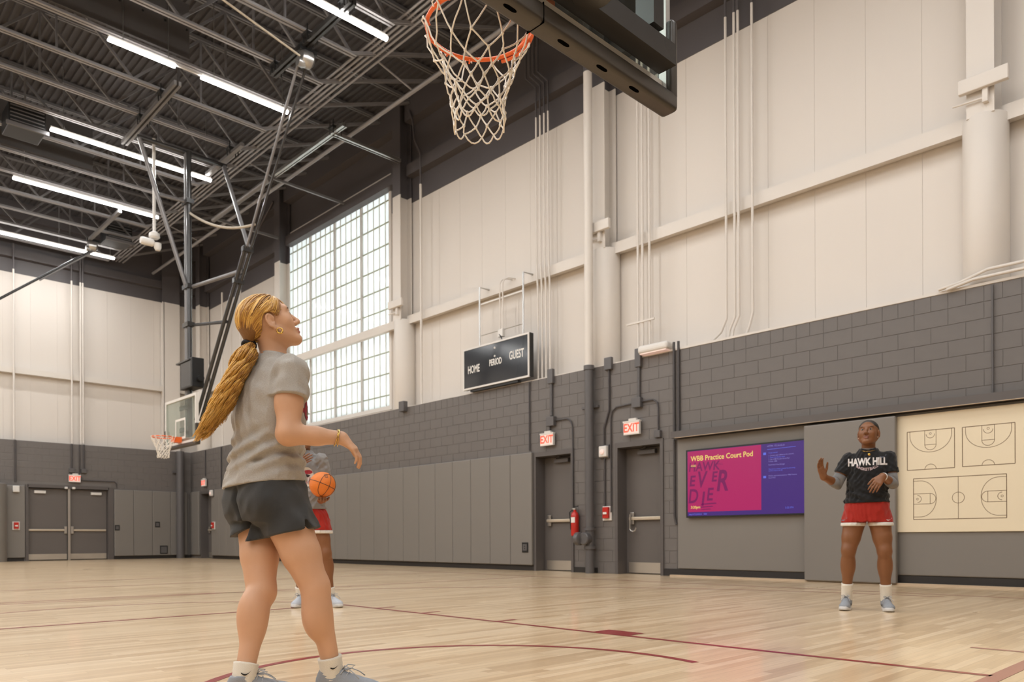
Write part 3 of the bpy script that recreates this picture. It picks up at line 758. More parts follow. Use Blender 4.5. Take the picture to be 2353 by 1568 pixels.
diagram(3.08, 2.51, 1.52, 2.015, False, 'right half court diagram')
diagram(3.66, 2.60, 0.865, 1.40, True, 'full court diagram')

# wall screen
tv = thing('wall_screen', 'large wall screen with a magenta and purple picture', 'screen', (XR-0.07, 6.1, 0.97))
YT0, YT1, ZT0, ZT1 = 4.90, 7.13, 0.965, 2.07
MB().rbox(XR-0.095, XR-0.03, YT0, YT1, ZT0, ZT1, 0.006).build('housing', M['black'], tv)
xs_ = XR-0.0965
def patch(name, y0, y1, z0, z1, m, x=xs_): return link_mesh(name, [(x, y1, z0), (x, y0, z0), (x, y0, z1), (x, y1, z1)], [(0, 1, 2, 3)], m, tv, fix=False)
patch('picture_purple', YT0+0.015, YT1-0.03, ZT0+0.025, ZT1-0.025, M['scr_pur'])
patch('picture_magenta', 5.80, 7.095, 1.055, ZT1-0.03, M['scr_mag'], xs_-0.0006)
XT = xs_-0.0013
def scr(txt, size, y, z, m, xs=1.0, shear=0, bold=0, align='l', sp=1.0): return lettering(txt, size, (XT, y, z), (0, -1, 0), (0, 0, 1), m, tv, xs=xs, shear=shear, bold=bold, align=align, spacing=sp)
scr('WBB Practice Court Pod', 0.115, 7.035, 1.915, M['scr_yel'], xs=0.93, bold=0.0016)
scr('4580', 0.05, 7.035, 1.80, M['scr_yel'])
scr('3:20pm', 0.06, 7.035, 1.13, M['scr_yel'], bold=0.001)
XT = xs_-0.0010
scr('HAWK', 0.20, 7.07, 1.775, M['scr_dark'], xs=0.92, shear=0.12, bold=0.004)
scr('WILL', 0.05, 6.56, 1.80, M['scr_dark'], shear=0.1)
scr('E', 0.24, 7.06, 1.55, M['scr_dark'], xs=0.9, shear=0.15, bold=0.006); scr('V', 0.36, 6.90, 1.56, M['scr_dark'], xs=0.75, shear=0.2, bold=0.008)
scr('E', 0.22, 6.65, 1.60, M['scr_dark'], xs=0.9, shear=0.15, bold=0.006); scr('R', 0.46, 6.56, 1.52, M['scr_dark'], xs=0.75, shear=0.2, bold=0.010)
scr('D', 0.32, 7.08, 1.30, M['scr_dark'], xs=0.8, shear=0.15, bold=0.006); scr('I', 0.32, 6.84, 1.25, M['scr_dark'], xs=0.9, shear=0.15, bold=0.006); scr('E', 0.28, 6.74, 1.32, M['scr_dark'], xs=0.85, shear=0.15, bold=0.006)
for i, (ya, yb, za, zb, h) in enumerate(((6.86, 6.56, 1.165, 1.175, .02), (6.90, 6.62, 1.12, 1.13, .016), (6.86, 6.66, 1.085, 1.09, .012))):
    link_mesh('brush_stroke', [(XT, ya, za), (XT, yb, zb), (XT, yb+0.02, zb+h), (XT, ya-0.03, za+h)], [(0, 1, 2, 3)], M['scr_dark'], tv, fix=False)
scr('HTTPS 172.24.22.21', 0.034, 5.70, 2.005, M['scr_lil'])
link_mesh('screen_rule', [(XT, 5.70, 1.955), (XT, 5.25, 1.965), (XT, 5.25, 1.971), (XT, 5.70, 1.961)], [(0, 1, 2, 3)], M['scr_blue'], tv, fix=False)
for k, (t, m) in enumerate((('To get started', 'scr_blue'), ('1. Connect your device to the network', 'scr_lil'), ('2. Open the display menu', 'scr_blue'), ('3. Tap WBB Practice Court Pod', 'scr_lil'), ('4. Enter 4580', 'scr_lil'), ('Need help? Visit the page', 'scr_lil'), ('The device screen is shown by mirroring', 'scr_blue'), ('and the share is in full', 'scr_blue'), ('Mobile: open and connect to WBB Practice', 'scr_lil'), ('Court Pod', 'scr_lil'))):
    scr(t, 0.028, 5.68, (1.905, 1.865, 1.835, 1.805, 1.775, 1.725, 1.66, 1.635, 1.56, 1.53)[k], M[m], xs=0.9)
for z in (1.895, 1.545): link_mesh('screen_icon', [(XT, 5.765, z-0.015), (XT, 5.72, z-0.015), (XT, 5.72, z+0.02), (XT, 5.765, z+0.02)], [(0, 1, 2, 3)], M['scr_blue'], tv, fix=False)
scr('http://172.24.22.21   4580', 0.032, 7.07, 1.018, M['scr_blue'], bold=0.0005); scr('3:20 PM', 0.04, 5.42, 1.075, M['scr_blue'])

# ------------------------------------------------------------------ score display
sb = thing('score_display', 'black score display reading HOME, PERIOD and GUEST in a white frame', 'scoreboard', (10.83, 11.7, 3.82))
ys0, ys1, zs0, zs1 = 10.70, 12.70, 3.82, 4.70; xf = 10.78
MB().box(xf+0.01, xf+0.11, ys0-0.01, ys1, zs0+0.01, zs1-0.005).build('case', M['black'], sb)
t = 0.035
MB().box(xf-0.01, xf+0.03, ys0, ys1, zs0, zs0+t).box(xf-0.01, xf+0.03, ys0, ys1, zs1-t, zs1).box(xf-0.01, xf+0.03, ys0, ys0+t, zs0+t, zs1-t).box(xf-0.01, xf+0.03, ys1-t, ys1, zs0+t, zs1-t).build('frame', M['white'], sb)
MB().box(xf, xf+0.01, ys0+t, ys1-t, zs0+t, zs1-t).build('face', M['scoreface'], sb)
for txt, yy, zz, s in (('HOME', 12.36, 4.23, 0.225), ('PERIOD', 11.68, 4.275, 0.185), ('GUEST', 11.06, 4.32, 0.235)):
    lettering(txt, s, (xf-0.002, yy, zz), (0, -1, 0), (0, 0, 1), M['print'], sb, xs=0.60, bold=0.004)
for zz in (4.40, 4.57): auto_smooth(MB().lathe([(0.022, 0), (0.018, -0.012), (0.005, -0.016)], (xf, 11.70, zz), axis='x', n=12).build('colon_lamp', M['print'], sb))
for yy in (11.9, 11.5): MB().box(xf-0.0015, xf, yy-0.17, yy+0.17, 4.36, 4.62).build('digit_panel', M['scoreface'], sb)
for yy in (12.30, 10.98):
    MB().tube([(10.90, yy, 4.66), (10.90, yy, 5.98), (11.15, yy-0.02, 5.98)], 0.02, 6).build('hanger', M['galv'], sb)
MB().tube([(10.92, 12.28, 4.95), (10.92, 11.0, 4.95)], 0.008, 6).build('tie_wire', M['galv'], sb)
MB().bar((10.93, 12.28, 5.62), (10.93, 11.0, 5.62), 0.03, 0.03).build('strut_channel', M['white'], sb)
MB().tube([(10.86, 11.55, 4.70), (10.86, 11.60, 4.80), (10.87, 11.66, 4.86)], 0.012, 6).build('power_cord', M['black'], sb)
MB().rbox(10.86, 10.94, 11.55, 11.70, 4.80, 4.96, 0.01).build('outlet_box', M['white'], sb)
for yy in (11.58, 11.67): MB().tube([(10.90, yy, 4.95), (10.90, yy, 5.90), (10.93, yy-0.02, 5.98), (11.0, yy-0.06, 6.02), (11.15, yy-0.12, 6.02)], 0.014, 6).build('feed_conduit', M['cream'], sb)
MB().box(xf+0.02, 10.9, ys0+0.35, ys1-0.2, zs0-0.05, zs0).build('mount_rail', M['black'], sb)

# ------------------------------------------------------------------ exit signs and safety devices
def exit_sign(c, axis, label):
    """axis 'x': on the right wall facing -x ; 'y': on the back wall facing -y"""
    o = thing('exit_sign', label, 'exit sign', c)
    if axis == 'x':
        u = V3(0, -1, 0); n = V3(-1, 0, 0)
    else:
        u = V3(1, 0, 0); n = V3(0, -1, 0)
    w = V3(0, 0, 1); c = np.array(c, float)
    def bx(a0, a1, b0, b1, d0, d1, m, nm):
        MB().prism([(a0, b0), (a1, b0), (a1, b1), (a0, b1)], c + n*d0, u, w, n*(d1-d0)).build(nm, m, o)
    bx(-0.17, 0.17, -0.13, 0.11, 0.0, 0.05, M['white'], 'housing'); bx(-0.06, 0.10, 0.11, 0.15, 0.0, 0.05, M['white'], 'canopy')
    bx(-0.18, 0.18, 0.085, 0.112, -0.002, 0.056, M['white'], 'top_rail')
    bx(-0.155, 0.155, -0.115, 0.08, 0.05, 0.053, M['exitface'], 'face')
    lettering('EXIT', 0.205, c + n*0.0545 + w*(-0.018), u, w, M['exitred'], o, xs=0.80, bold=0.005)
    return o
exit_sign((10.86, 10.27, 2.56), 'x', 'red and white EXIT sign over the left exit door')
exit_sign((10.86, 8.24, 2.57), 'x', 'red and white EXIT sign over the right exit door')
exit_sign((10.85, 26.6, 2.62), 'x', 'small red EXIT sign over the far corner door')
exit_sign((7.14, 27.90, 2.66), 'y', 'red EXIT sign over the back double doors')

def horn(c, label):
    o = thing('horn_strobe', label, 'alarm horn', c)
    MB().rbox(c[0]-0.09, c[0], c[1]-0.09, c[1]+0.09, c[2]-0.10, c[2]+0.10, 0.02).build('body', M['white'], o)
    auto_smooth(MB().lathe([(0.05, 0), (0.045, -0.02), (0.02, -0.03)], (c[0]-0.09, c[1], c[2]-0.01), axis='x', n=14).build('lens', M['exitface'], o))
    MB().box(c[0]-0.03, c[0]+0.005, c[1]-0.10, c[1]+0.10, c[2]-0.12, c[2]+0.12).build('back_box', M['pipe'], o)
horn((10.895, 8.89, 2.20), 'white alarm horn on the blocks between the exit doors')
horn((10.82, 25.85, 2.22), 'white alarm horn beside the far corner door')
o = thing('horn_strobe', 'white alarm horn on the back wall left of the double doors', 'alarm horn', (5.50, 27.87, 2.24))
MB().rbox(5.41, 5.59, 27.78, 27.87, 2.14, 2.34, 0.02).build('body', M['white'], o)
def pull(c, label, ax='x'):
    o = thing('fire_alarm_pull', label, 'fire alarm', c)
    b = (lambda a0, a1, b0, b1, d0, d1: MB().rbox(c[0]-d1, c[0]-d0, c[1]+a0, c[1]+a1, c[2]+b0, c[2]+b1, 0.006)) if ax == 'x' else (lambda a0, a1, b0, b1, d0, d1: MB().rbox(c[0]+a0, c[0]+a1, c[1]-d1, c[1]-d0, c[2]+b0, c[2]+b1, 0.006))
    b(-0.10, 0.10, -0.13, 0.13, 0, 0.03).build('cover_frame', M['white'], o); b(-0.065, 0.065, -0.09, 0.11, 0.03, 0.08).build('body', M['red'], o); b(-0.04, 0.04, -0.02, 0.02, 0.08, 0.10).build('handle', M['print'], o)
pull((10.90, 8.84, 1.085), 'red fire alarm pull station between the exit doors')
pull((10.82, 25.75, 1.12), 'small red fire alarm pull beside the far corner door')
pull((5.50, 27.87, 1.10), 'red fire alarm pull left of the back double doors', 'y')
fx = thing('fire_extinguisher', 'red fire extinguisher hanging beside the left exit door', 'fire extinguisher', (10.82, 9.56, 0.68))
auto_smooth(MB().lathe([(0.05, 0.68), (0.072, 0.69), (0.075, 0.72), (0.075, 1.06), (0.06, 1.11), (0.028, 1.14), (0.028, 1.17)], (10.82, 9.56, 0), n=24).build('cylinder', M['red'], fx))
MB().rbox(10.79, 10.85, 9.53, 9.61, 1.165, 1.20, 0.008).build('valve_head', M['chrome'], fx)
MB().bar((10.80, 9.58, 1.21), (10.80, 9.47, 1.235), 0.025, 0.012).build('lever', M['black'], fx)
MB().tube([(10.80, 9.59, 1.18), (10.78, 9.66, 1.12), (10.79, 9.645, 0.95), (10.79, 9.64, 0.80)], 0.011, 8).build('hose', M['black'], fx)
lb = MB(); lb.add([(10.82 - 0.0765*math.cos(a), 9.56 + 0.0765*math.sin(a), z) for z in (0.93, 1.03) for a in np.linspace(-0.7, 0.7, 8)], [(i, i+1, 9+i, 8+i) for i in range(7)]); lb.build('label', M['print'], fx)
def outlet(c, label, ax='x', s=0.055):
    o = thing('outlet_plate', label, 'outlet', c)
    if ax == 'x':
        MB().rbox(c[0]-0.012, c[0]+0.01, c[1]-s-0.02, c[1]+s+0.02, c[2]-s-0.035, c[2]+s+0.035, 0.004).build('surround', M['black'], o)
        MB().rbox(c[0]-0.018, c[0]-0.01, c[1]-s+0.01, c[1]+s-0.01, c[2]-s, c[2]+s, 0.003).build('plate', M['pipe'], o)
        for dz in (-0.022, 0.022): MB().box(c[0]-0.020, c[0]-0.017, c[1]-0.015, c[1]+0.015, c[2]+dz-0.012, c[2]+dz+0.012).build('socket', M['black'], o)
    else:
        MB().rbox(c[0]-s-0.02, c[0]+s+0.02, c[1]-0.012, c[1]+0.01, c[2]-s-0.035, c[2]+s+0.035, 0.004).build('surround', M['black'], o)
        MB().rbox(c[0]-s+0.01, c[0]+s-0.01, c[1]-0.018, c[1]-0.01, c[2]-s, c[2]+s, 0.003).build('plate', M['pipe'], o)
outlet((10.825, 10.88, 0.46), 'black framed outlet low on the pads beside the left exit door', s=0.065)
outlet((8.42, 27.875, 1.06), 'small black framed switch just right of the double doors', 'y')
outlet((9.72, 27.875, 1.18), 'black framed switch plate on the pads near the back corner', 'y', 0.06)
outlet((9.93, 27.875, 0.30), 'larger framed box low on the back wall pads', 'y', 0.11)
outlet((10.825, 26.02, 1.10), 'small dark plate beside the far corner door frame')
# white fixture on top of the blocks
wl_ = thing('emergency_light', 'long white rounded emergency light on the block ledge above the right exit door', 'wall light', (10.86, 7.75, 3.80))
MB().rbox(10.74, 10.98, 7.45, 8.06, 3.79, 3.93, 0.05).build('housing', M['white'], wl_)
MB().rbox(10.76, 10.96, 7.48, 8.02, 3.775, 3.795, 0.008).build('diffuser', M['exitface'], wl_)
# ------------------------------------------------------------------ roof framing
ZC = 9.80; JE = 8.05
jy = [15.06 + 1.23*k for k in range(-12, 11)]
chord_mesh = None; diag_a = None
def joist(y):
    global chord_mesh, diag_a
    far = sum(1 for v in jy if v > y) + 1
    j = thing('roof_joist', 'open web steel roof joist spanning the hall under the dark deck', 'joist', (0, y, ZC), 'open web roof joists')
    if chord_mesh is None:
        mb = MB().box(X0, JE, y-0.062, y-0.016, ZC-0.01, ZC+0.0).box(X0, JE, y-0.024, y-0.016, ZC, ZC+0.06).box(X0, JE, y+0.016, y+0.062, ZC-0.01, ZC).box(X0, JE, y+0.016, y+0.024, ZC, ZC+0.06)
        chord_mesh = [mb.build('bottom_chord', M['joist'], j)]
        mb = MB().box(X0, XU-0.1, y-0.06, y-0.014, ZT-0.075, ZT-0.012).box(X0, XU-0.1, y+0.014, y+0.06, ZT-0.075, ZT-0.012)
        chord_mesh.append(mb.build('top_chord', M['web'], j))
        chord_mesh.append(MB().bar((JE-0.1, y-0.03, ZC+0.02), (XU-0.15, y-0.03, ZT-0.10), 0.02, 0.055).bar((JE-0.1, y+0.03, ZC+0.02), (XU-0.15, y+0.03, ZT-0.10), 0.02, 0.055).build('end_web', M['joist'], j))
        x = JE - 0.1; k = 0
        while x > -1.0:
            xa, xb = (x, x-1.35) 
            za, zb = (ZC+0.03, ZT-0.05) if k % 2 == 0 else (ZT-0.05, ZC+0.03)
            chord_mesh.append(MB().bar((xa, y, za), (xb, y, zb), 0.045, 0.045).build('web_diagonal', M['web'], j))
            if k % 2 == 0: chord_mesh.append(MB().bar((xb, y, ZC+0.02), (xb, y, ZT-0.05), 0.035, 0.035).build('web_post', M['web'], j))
            x = xb; k += 1
    else:
        for o in chord_mesh: inst(o, j, j.location)
for y in jy: joist(y)

# solid girders over the column lines
for i, y in enumerate((2.65, 8.80, 14.95, 21.10)):
    g = thing('roof_girder', 'solid charcoal girder with bolt holes, ' + ['nearest the camera', 'above the near hoop', 'behind the broken strip light', 'behind the fourth strip light'][i], 'girder', (0, y, ZC), 'solid roof girders')
    MB().box(X0, 5.85, y+0.02, y+0.05, ZC+0.09, ZT-0.32).build('web_plate', M['girder'], g)
    MB().box(X0, 5.85, y+0.0, y+0.06, ZC+0.07, ZC+0.09).build('flange', M['girder'], g)
    for k in range(14):
        auto_smooth(MB().lathe([(0.022, 0), (0.022, -0.012)], (0.6+0.4*k, y+0.02, ZC+0.62), axis='y', n=8).build('bolt', M['black'], g))
# braces and pipes under the roof, running along the hall
def bar_thing(name, p, q, a, b, m, label, cat, group=None):
    return tag(MB().bar(p, q, a, b).build(name, m), label, cat, group)
for i, xx in enumerate((8.22, 8.32, 8.42, 8.52, 8.64)):
    o = MB().tube([(xx, -3.1, 10.02), (xx, 27.9, 10.02)], 0.024, 8).build('conduit', M['joist']); auto_smooth(o, 60)
    tag(o, 'long grey conduit in the bundle of five under the roof deck', 'conduit', 'five roof conduits')
o = MB().tube([(9.65, -3.1, 9.92), (9.65, 28.0, 9.92)], 0.045, 10).build('sprinkler_pipe', M['joist']); auto_smooth(o, 60); tag(o, 'long thick grey sprinkler pipe under the roof beside the right wall', 'pipe')
for yy in (8.2, 12.9, 18.6, 24.0):
    o = MB().tube([(8.75, yy, 10.15), (9.65, yy+0.05, 9.95)], 0.02, 8).build('sprinkler_branch', M['joist']); tag(o, 'short sprinkler branch pipe leaving the long roof pipe', 'pipe', 'sprinkler branches')
o = MB().bar((9.08, 14.7, 9.72), (9.08, 18.0, 9.72), 0.06, 0.08).bar((9.15, 14.7, 9.72), (9.15, 18.0, 9.72), 0.03, 0.08).build('unistrut_rail', M['galv']); tag(o, 'double steel channel rail under the roof above the grid window', 'rail')
o = MB().tube([(9.05, 18.1, 9.66), (9.05, 21.5, 9.66)], 0.07, 12).build('curtain_tube', M['steel']); auto_smooth(o, 60); tag(o, 'thick steel tube under the roof left of the grid window', 'tube')
o = MB().bar((9.1, 15.1, 9.68), (10.92, 15.15, 9.70), 0.05, 0.07).bar((9.1, 15.2, 9.68), (10.92, 15.25, 9.70), 0.02, 0.05).build('column_brace', M['galv']); tag(o, 'steel brace from the channel rail to the column right of the window', 'brace')
o = MB().bar((9.1, 18.0, 9.66), (11.15, 18.05, 9.66), 0.05, 0.06).build('wall_brace', M['steel']); tag(o, 'steel brace from the channel rail to the wall over the window', 'brace')
o = MB().bar((9.05, 21.3, 9.62), (10.95, 21.38, 9.62), 0.05, 0.07).build('column_brace', M['steel']); tag(o, 'steel brace to the column left of the window', 'brace')
for a, b, lab in ((11.2, 14.05, 'near rail of the far hoop hoist'), (15.6, 18.8, 'middle rail over the far hoop frame')):
    xx = 7.10 if a < 12 else 5.86
    o = MB().bar((xx-0.04, a, 9.70), (xx-0.04, b, 9.70), 0.05, 0.09).bar((xx+0.05, a, 9.70), (xx+0.05, b, 9.70), 0.05, 0.09).build('ceiling_rail', M['mast'] if a < 12 else M['steel']); tag(o, 'dark steel ' + lab, 'rail')
o = MB().bar((7.84, 17.0, 9.70), (7.84, 19.0, 9.70), 0.09, 0.07).build('ceiling_rail', M['steel']); tag(o, 'short steel rail at the right end of the far hoop frame', 'rail')
for x, y in ((7.1, 11.37), (7.1, 12.6), (7.1, 13.83), (5.86, 16.29), (5.86, 17.52), (7.84, 17.52), (9.1, 15.06)):
    o = thing('beam_clamp', 'black clamp fixing a rail to a roof joist', 'clamp', (x, y, 9.76), 'black beam clamps')
    MB().box(x-0.13, x+0.13, y-0.09, y+0.09, 9.735, 9.79).build('plate', M['black'], o)
    for dx in (-0.1, 0.1):
        for dy in (-0.07, 0.07): MB().tube([(x+dx, y+dy, 9.62), (x+dx, y+dy, 9.92)], 0.012, 6).build('bolt', M['black'], o)
# hoist motors
def motor(c, label):
    o = thing('hoist_motor', label, 'motor', c)
    auto_smooth(MB().lathe([(0.05, -0.16), (0.12, -0.14), (0.15, -0.08), (0.15, 0.05), (0.10, 0.10), (0.04, 0.12)], c, axis='x', n=20).build('drum_case', M['galv'], o))
    auto_smooth(MB().lathe([(0.08, 0.0), (0.085, 0.10), (0.05, 0.16)], (c[0]-0.20, c[1], c[2]-0.10), axis='x', n=16).build('pulley', M['galv'], o))
    MB().box(c[0]-0.18, c[0]+0.16, c[1]-0.06, c[1]+0.06, c[2]+0.12, c[2]+0.20).build('mount', M['black'], o)
motor((7.18, 12.85, 9.48), 'round steel hoist motor under the roof at the top of the long braces')
motor((6.98, 25.2, 9.40), 'round steel hoist motor near the fifth strip light')
o = MB().bar((6.87, 22.4, 9.56), (6.87, 25.3, 9.56), 0.09, 0.08).build('ceiling_rail', M['steel']); tag(o, 'short steel rail behind the fourth strip light', 'rail')
o = MB().tube([(6.98, 25.2, 9.30), (4.6, 25.4, 7.35)], 0.035, 8).build('hoop_brace', M['mast']); auto_smooth(o, 60); tag(o, 'black diagonal tube at the left edge below the fifth strip light', 'brace')
o = MB().tube([(7.05, 25.2, 9.30), (5.6, 25.3, 8.10)], 0.025, 8).build('hoop_brace', M['steel']); auto_smooth(o, 60); tag(o, 'thin grey diagonal tube beside the black one at the left edge', 'brace')
# hoist cable from the near hoop
o = MB().tube([(2.6, 12.2, 10.0), (7.0, 12.8, 9.46)], 0.018, 8).build('hoist_cable', M['rope']); tag(o, 'pale hoist cable running to the round motor', 'cable')
# unit heaters and odd fittings among the joists
def heater(c, label):
    o = thing('unit_heater', label, 'heater', c)
    MB().rbox(c[0]-0.35, c[0]+0.35, c[1]-0.35, c[1]+0.35, c[2]-0.2, c[2]+0.28, 0.02).build('case', M['black'], o)
    MB().box(c[0]-0.40, c[0]+0.40, c[1]-0.40, c[1]-0.35, c[2]-0.24, c[2]-0.16).build('front_lip', M['web'], o)
    for k in range(5): MB().box(c[0]-0.32, c[0]+0.32, c[1]-0.37, c[1]-0.35, c[2]-0.12+k*0.08, c[2]-0.10+k*0.08).build('louvre', M['web'], o)
heater((4.05, 19.6, 9.75), 'black unit heater between the joists at the left')
heater((7.65, 25.30, 9.86), 'black unit heater beside the fifth strip light')
# pendant camera
pc = thing('pendant_camera', 'white camera pair hanging on a pole left of the far hoop', 'camera', (6.34, 18.30, 9.75))
auto_smooth(MB().tube([(6.34, 18.30, 9.78), (6.34, 18.30, 7.65)], 0.035, 10).build('pole', M['white'], pc))
auto_smooth(MB().lathe([(0.05, 0.14), (0.11, 0.10), (0.12, 0.02), (0.08, -0.02)], (6.34, 18.30, 7.52), n=16).build('hub', M['white'], pc))
auto_smooth(MB().lathe([(0.07, -0.16), (0.085, -0.12), (0.085, 0.10), (0.05, 0.14)], (6.20, 18.30, 7.40), axis='x', n=16).build('camera_head', M['white'], pc))
auto_smooth(MB().lathe([(0.05, -0.12), (0.08, -0.06), (0.08, 0.04)], (6.40, 18.26, 7.36), n=16).build('dome', M['white'], pc))

# ------------------------------------------------------------------ strip lamps
def lamp(x0, x1, y, z, label, group=None, wires=True):
    o = thing('strip_light', label, 'ceiling light', ((x0+x1)/2, y, z), group)
    MB().box(x0, x1, y-0.035, y+0.035, z+0.035, z+0.085).build('housing', M['lampbody'], o)
    mb = MB(); n = 8; prof = [(0.052*math.cos(a), 0.035 - 0.05*math.sin(a)) for a in np.linspace(0, math.pi, n)]
    mb.prism(prof, (x0, y, z), (0, 1, 0), (0, 0, 1), (x1-x0, 0, 0)); auto_smooth(mb.build('lens', M['led'], o))
    if wires:
        for xx in (x0+0.25, x1-0.12):
            MB().tube([(xx, y, z+0.08), (xx, y, ZT+0.01)], 0.008, 5).build('hanger_rod', M['galv'], o)
    L = bpy.data.lights.new('strip_glow', 'AREA'); L.shape = 'RECTANGLE'; L.size = x1-x0; L.size_y = 0.10; L.energy = LAMP_W*(x1-x0)/3.55; L.color = LAMP_COL
    lo = bpy.data.objects.new('strip_glow', L); COL.objects.link(lo); lo.parent = o; lo.location = (0, 0, -0.02)
    try: L.cycles.use_multiple_importance_sampling = True
    except Exception: pass
    return o
ZL = 9.60
LY = [11.53, 14.95, 19.10, 22.30, 26.50]
lamp(4.35, 8.02, LY[0], ZL, 'bright strip light nearest the near hoop, cut by the top of the picture')
lamp(4.40, 5.57, LY[1], ZL, 'short left half of the strip light in front of the solid girder')
lamp(6.07, 7.88, LY[1], ZL, 'longer right half of the strip light in front of the solid girder')
tag(MB().box(5.57, 6.07, LY[1]-0.02, LY[1]+0.02, ZL+0.04, ZL+0.075).build('lamp_joiner', M['lampbody']), 'thin unlit bar joining the two halves of a strip light', 'lamp part')
lamp(4.45, 7.98, LY[2], ZL, 'third strip light from the near hoop, passing behind the far hoop post')
lamp(4.37, 7.83, LY[3], ZL, 'fourth strip light from the near hoop')
lamp(4.40, 7.95, LY[4], ZL, 'strip light nearest the back wall at the left edge')
for y in (8.1, 4.6, 0.9, -1.9): lamp(4.35, 7.95, y, ZL, 'strip light of the rows outside the picture', 'strip lights out of view', False)
for x0 in (-1.0, -4.95, -8.9):
    for y in (26.5, 22.3, 19.1, 14.95, 11.53, 8.1, 4.6, 0.9, -1.9): lamp(x0, x0+3.5, y, ZL, 'strip light of the rows outside the picture', 'strip lights out of view', False)

# ------------------------------------------------------------------ near hoop
def ring(c, r, tr, n=48, axis='z'):
    return [(c[0]+r*math.cos(a), c[1]+r*math.sin(a), c[2]) for a in np.linspace(0, 2*math.pi, n, endpoint=False)]
def make_net(mb, c, r0, seed=3, cord=0.0036, sag=1.0, depth=0.46, nseg=4):
    """knotted cord net hanging from a rim of radius r0 centred at c: loops over the rim, six rows of diamonds"""
    rr = random.Random(seed); K = 12
    rad = [r0, 0.196, 0.163, 0.140, 0.125, 0.117, 0.114, 0.118]
    dz = [-0.012, -0.135, -0.195, -0.250, -0.305, -0.355, -0.405, -0.450]
    dz = [d*depth/0.46 for d in dz]
    knots = []
    for i in range(len(rad)):
        row = []
        for k in range(K):
            a = 2*math.pi*(k + 0.5*(i % 2))/K + rr.uniform(-.10, .10)*(i > 0)
            r = rad[i]*r0/0.2285 + rr.uniform(-.012, .012)*(i > 0)
            row.append(np.array((c[0]+r*math.cos(a), c[1]+r*math.sin(a), c[2]+dz[i]+rr.uniform(-.012, .012)*(i > 0))))
        knots.append(row)
    def cordline(p, q, bow=0.006):
        m = (p+q)/2; out = m - np.array((c[0], c[1], m[2])); out /= (np.linalg.norm(out)+1e-9)
        pts = []
        for t in np.linspace(0, 1, nseg): pts.append(p*(1-t) + q*t + out*bow*4*t*(1-t)*rr.uniform(-.3, 1.2) + np.array((0, 0, -bow*2*t*(1-t))))
        mb.tube(pts, cord, 5, cap=False)
    for i in range(len(rad)-1):
        for k in range(K):
            a = knots[i][k]
            for s in ((0, -1) if i % 2 == 0 else (0, 1)):
                b = knots[i+1][(k+s) % K]
                if i == 0:
                    side = 0.020*(1 if s == 0 else -1)
                    tang = np.array((-(a[1]-c[1]), a[0]-c[0], 0)); tang /= np.linalg.norm(tang)
                    cordline(a + tang*(-side if s == -1 else side)*0.8, b, 0.012)
                else: cordline(a, b)
    for i in range(1, len(rad)-1):
        for k in range(K):
            p = knots[i][k]; mb.lathe([(0.002, -0.008), (cord*1.9, -0.004), (cord*1.9, 0.004), (0.002, 0.008)], p, n=6)
    for k in range(K):
        a = knots[0][k]; tang = np.array((-(a[1]-c[1]), a[0]-c[0], 0)); tang /= np.linalg.norm(tang)
        out = (a - np.array((c[0], c[1], a[2]))); out /= np.linalg.norm(out)
        pts = [a - tang*0.016, a - tang*0.014 + out*0.012 + up*0.014, a + out*0.006 + up*0.026, a + tang*0.014 + out*0.012 + up*0.014, a + tang*0.016]
        mb.tube(pts, cord, 5, cap=False)
    last = knots[-1]
    for k in range(K):
        p = last[k]; q = last[(k+1) % K]; m = (p+q)/2 + np.array((0, 0, -0.045+rr.uniform(-.012, .01)))
        if k % 1 == 0:
            pts = [p*(1-t)**2 + m*2*t*(1-t) + q*t*t + np.array((0,0,-0.012*4*t*(1-t))) for t in np.linspace(0, 1, 6)]
            mb.tube(pts, cord, 5, cap=False)

nh = thing('basketball_hoop', 'near basketball hoop with orange rim and white net at the top', 'basketball hoop', (HX, HY, HZ))
rim = MB(); rim.tube(ring((HX, HY, HZ), 0.2385, 0), 0.0100, 10, closed=True)
rim_o = rim.build('rim', M['orange'], nh, smooth=True)
r2 = MB(); r2.tube([(HX+0.250*math.cos(a), HY+0.250*math.sin(a), HZ-0.016) for a in np.linspace(-math.pi*0.62-0.9, math.pi*0.12, 40)], 0.0085, 8)
r2.build('reinforcing_ring', M['orange'], rim_o, smooth=True)
mb = MB()
for s in (-1, 1): mb.add([(HX+s*0.245, HY-0.02, HZ+0.006), (HX+s*0.10, HY-0.36, HZ+0.006), (HX+s*0.10, HY-0.36, HZ-0.06), (HX+s*0.235, HY-0.06, HZ-0.012), (HX+s*0.235, HY-0.02, HZ+0.006), (HX+s*0.09, HY-0.36, HZ+0.006), (HX+s*0.09, HY-0.36, HZ-0.06), (HX+s*0.228, HY-0.06, HZ-0.012)], [(0,1,2,3), (7,6,5,4), (0,4,5,1), (1,5,6,2), (2,6,7,3), (3,7,4,0)])
mb.box(HX-0.11, HX+0.11, HY-0.372, HY-0.20, HZ-0.012, HZ+0.008).box(HX-0.11, HX+0.11, HY-0.378, HY-0.366, HZ-0.09, HZ+0.05)
mb.build('rim_bracket', M['orange'], nh)
nm = MB(); make_net(nm, (HX, HY, HZ), 0.2385, 5, 0.0038, depth=0.445); nm.build('net', M['net'], nh, smooth=True)
for k in range(12):
    a = 2*math.pi*k/12
    MB().tube([(HX+0.232*math.cos(a), HY+0.232*math.sin(a), HZ-0.008), (HX+0.226*math.cos(a), HY+0.226*math.sin(a), HZ-0.020), (HX+0.236*math.cos(a), HY+0.236*math.sin(a), HZ-0.024)], 0.004, 6).build('net_hook', M['orange'], rim_o)
BX0, BX1, BYf, BZ0, BZ1 = HX-0.915, HX+0.915, HY-0.381, 2.86, 3.93
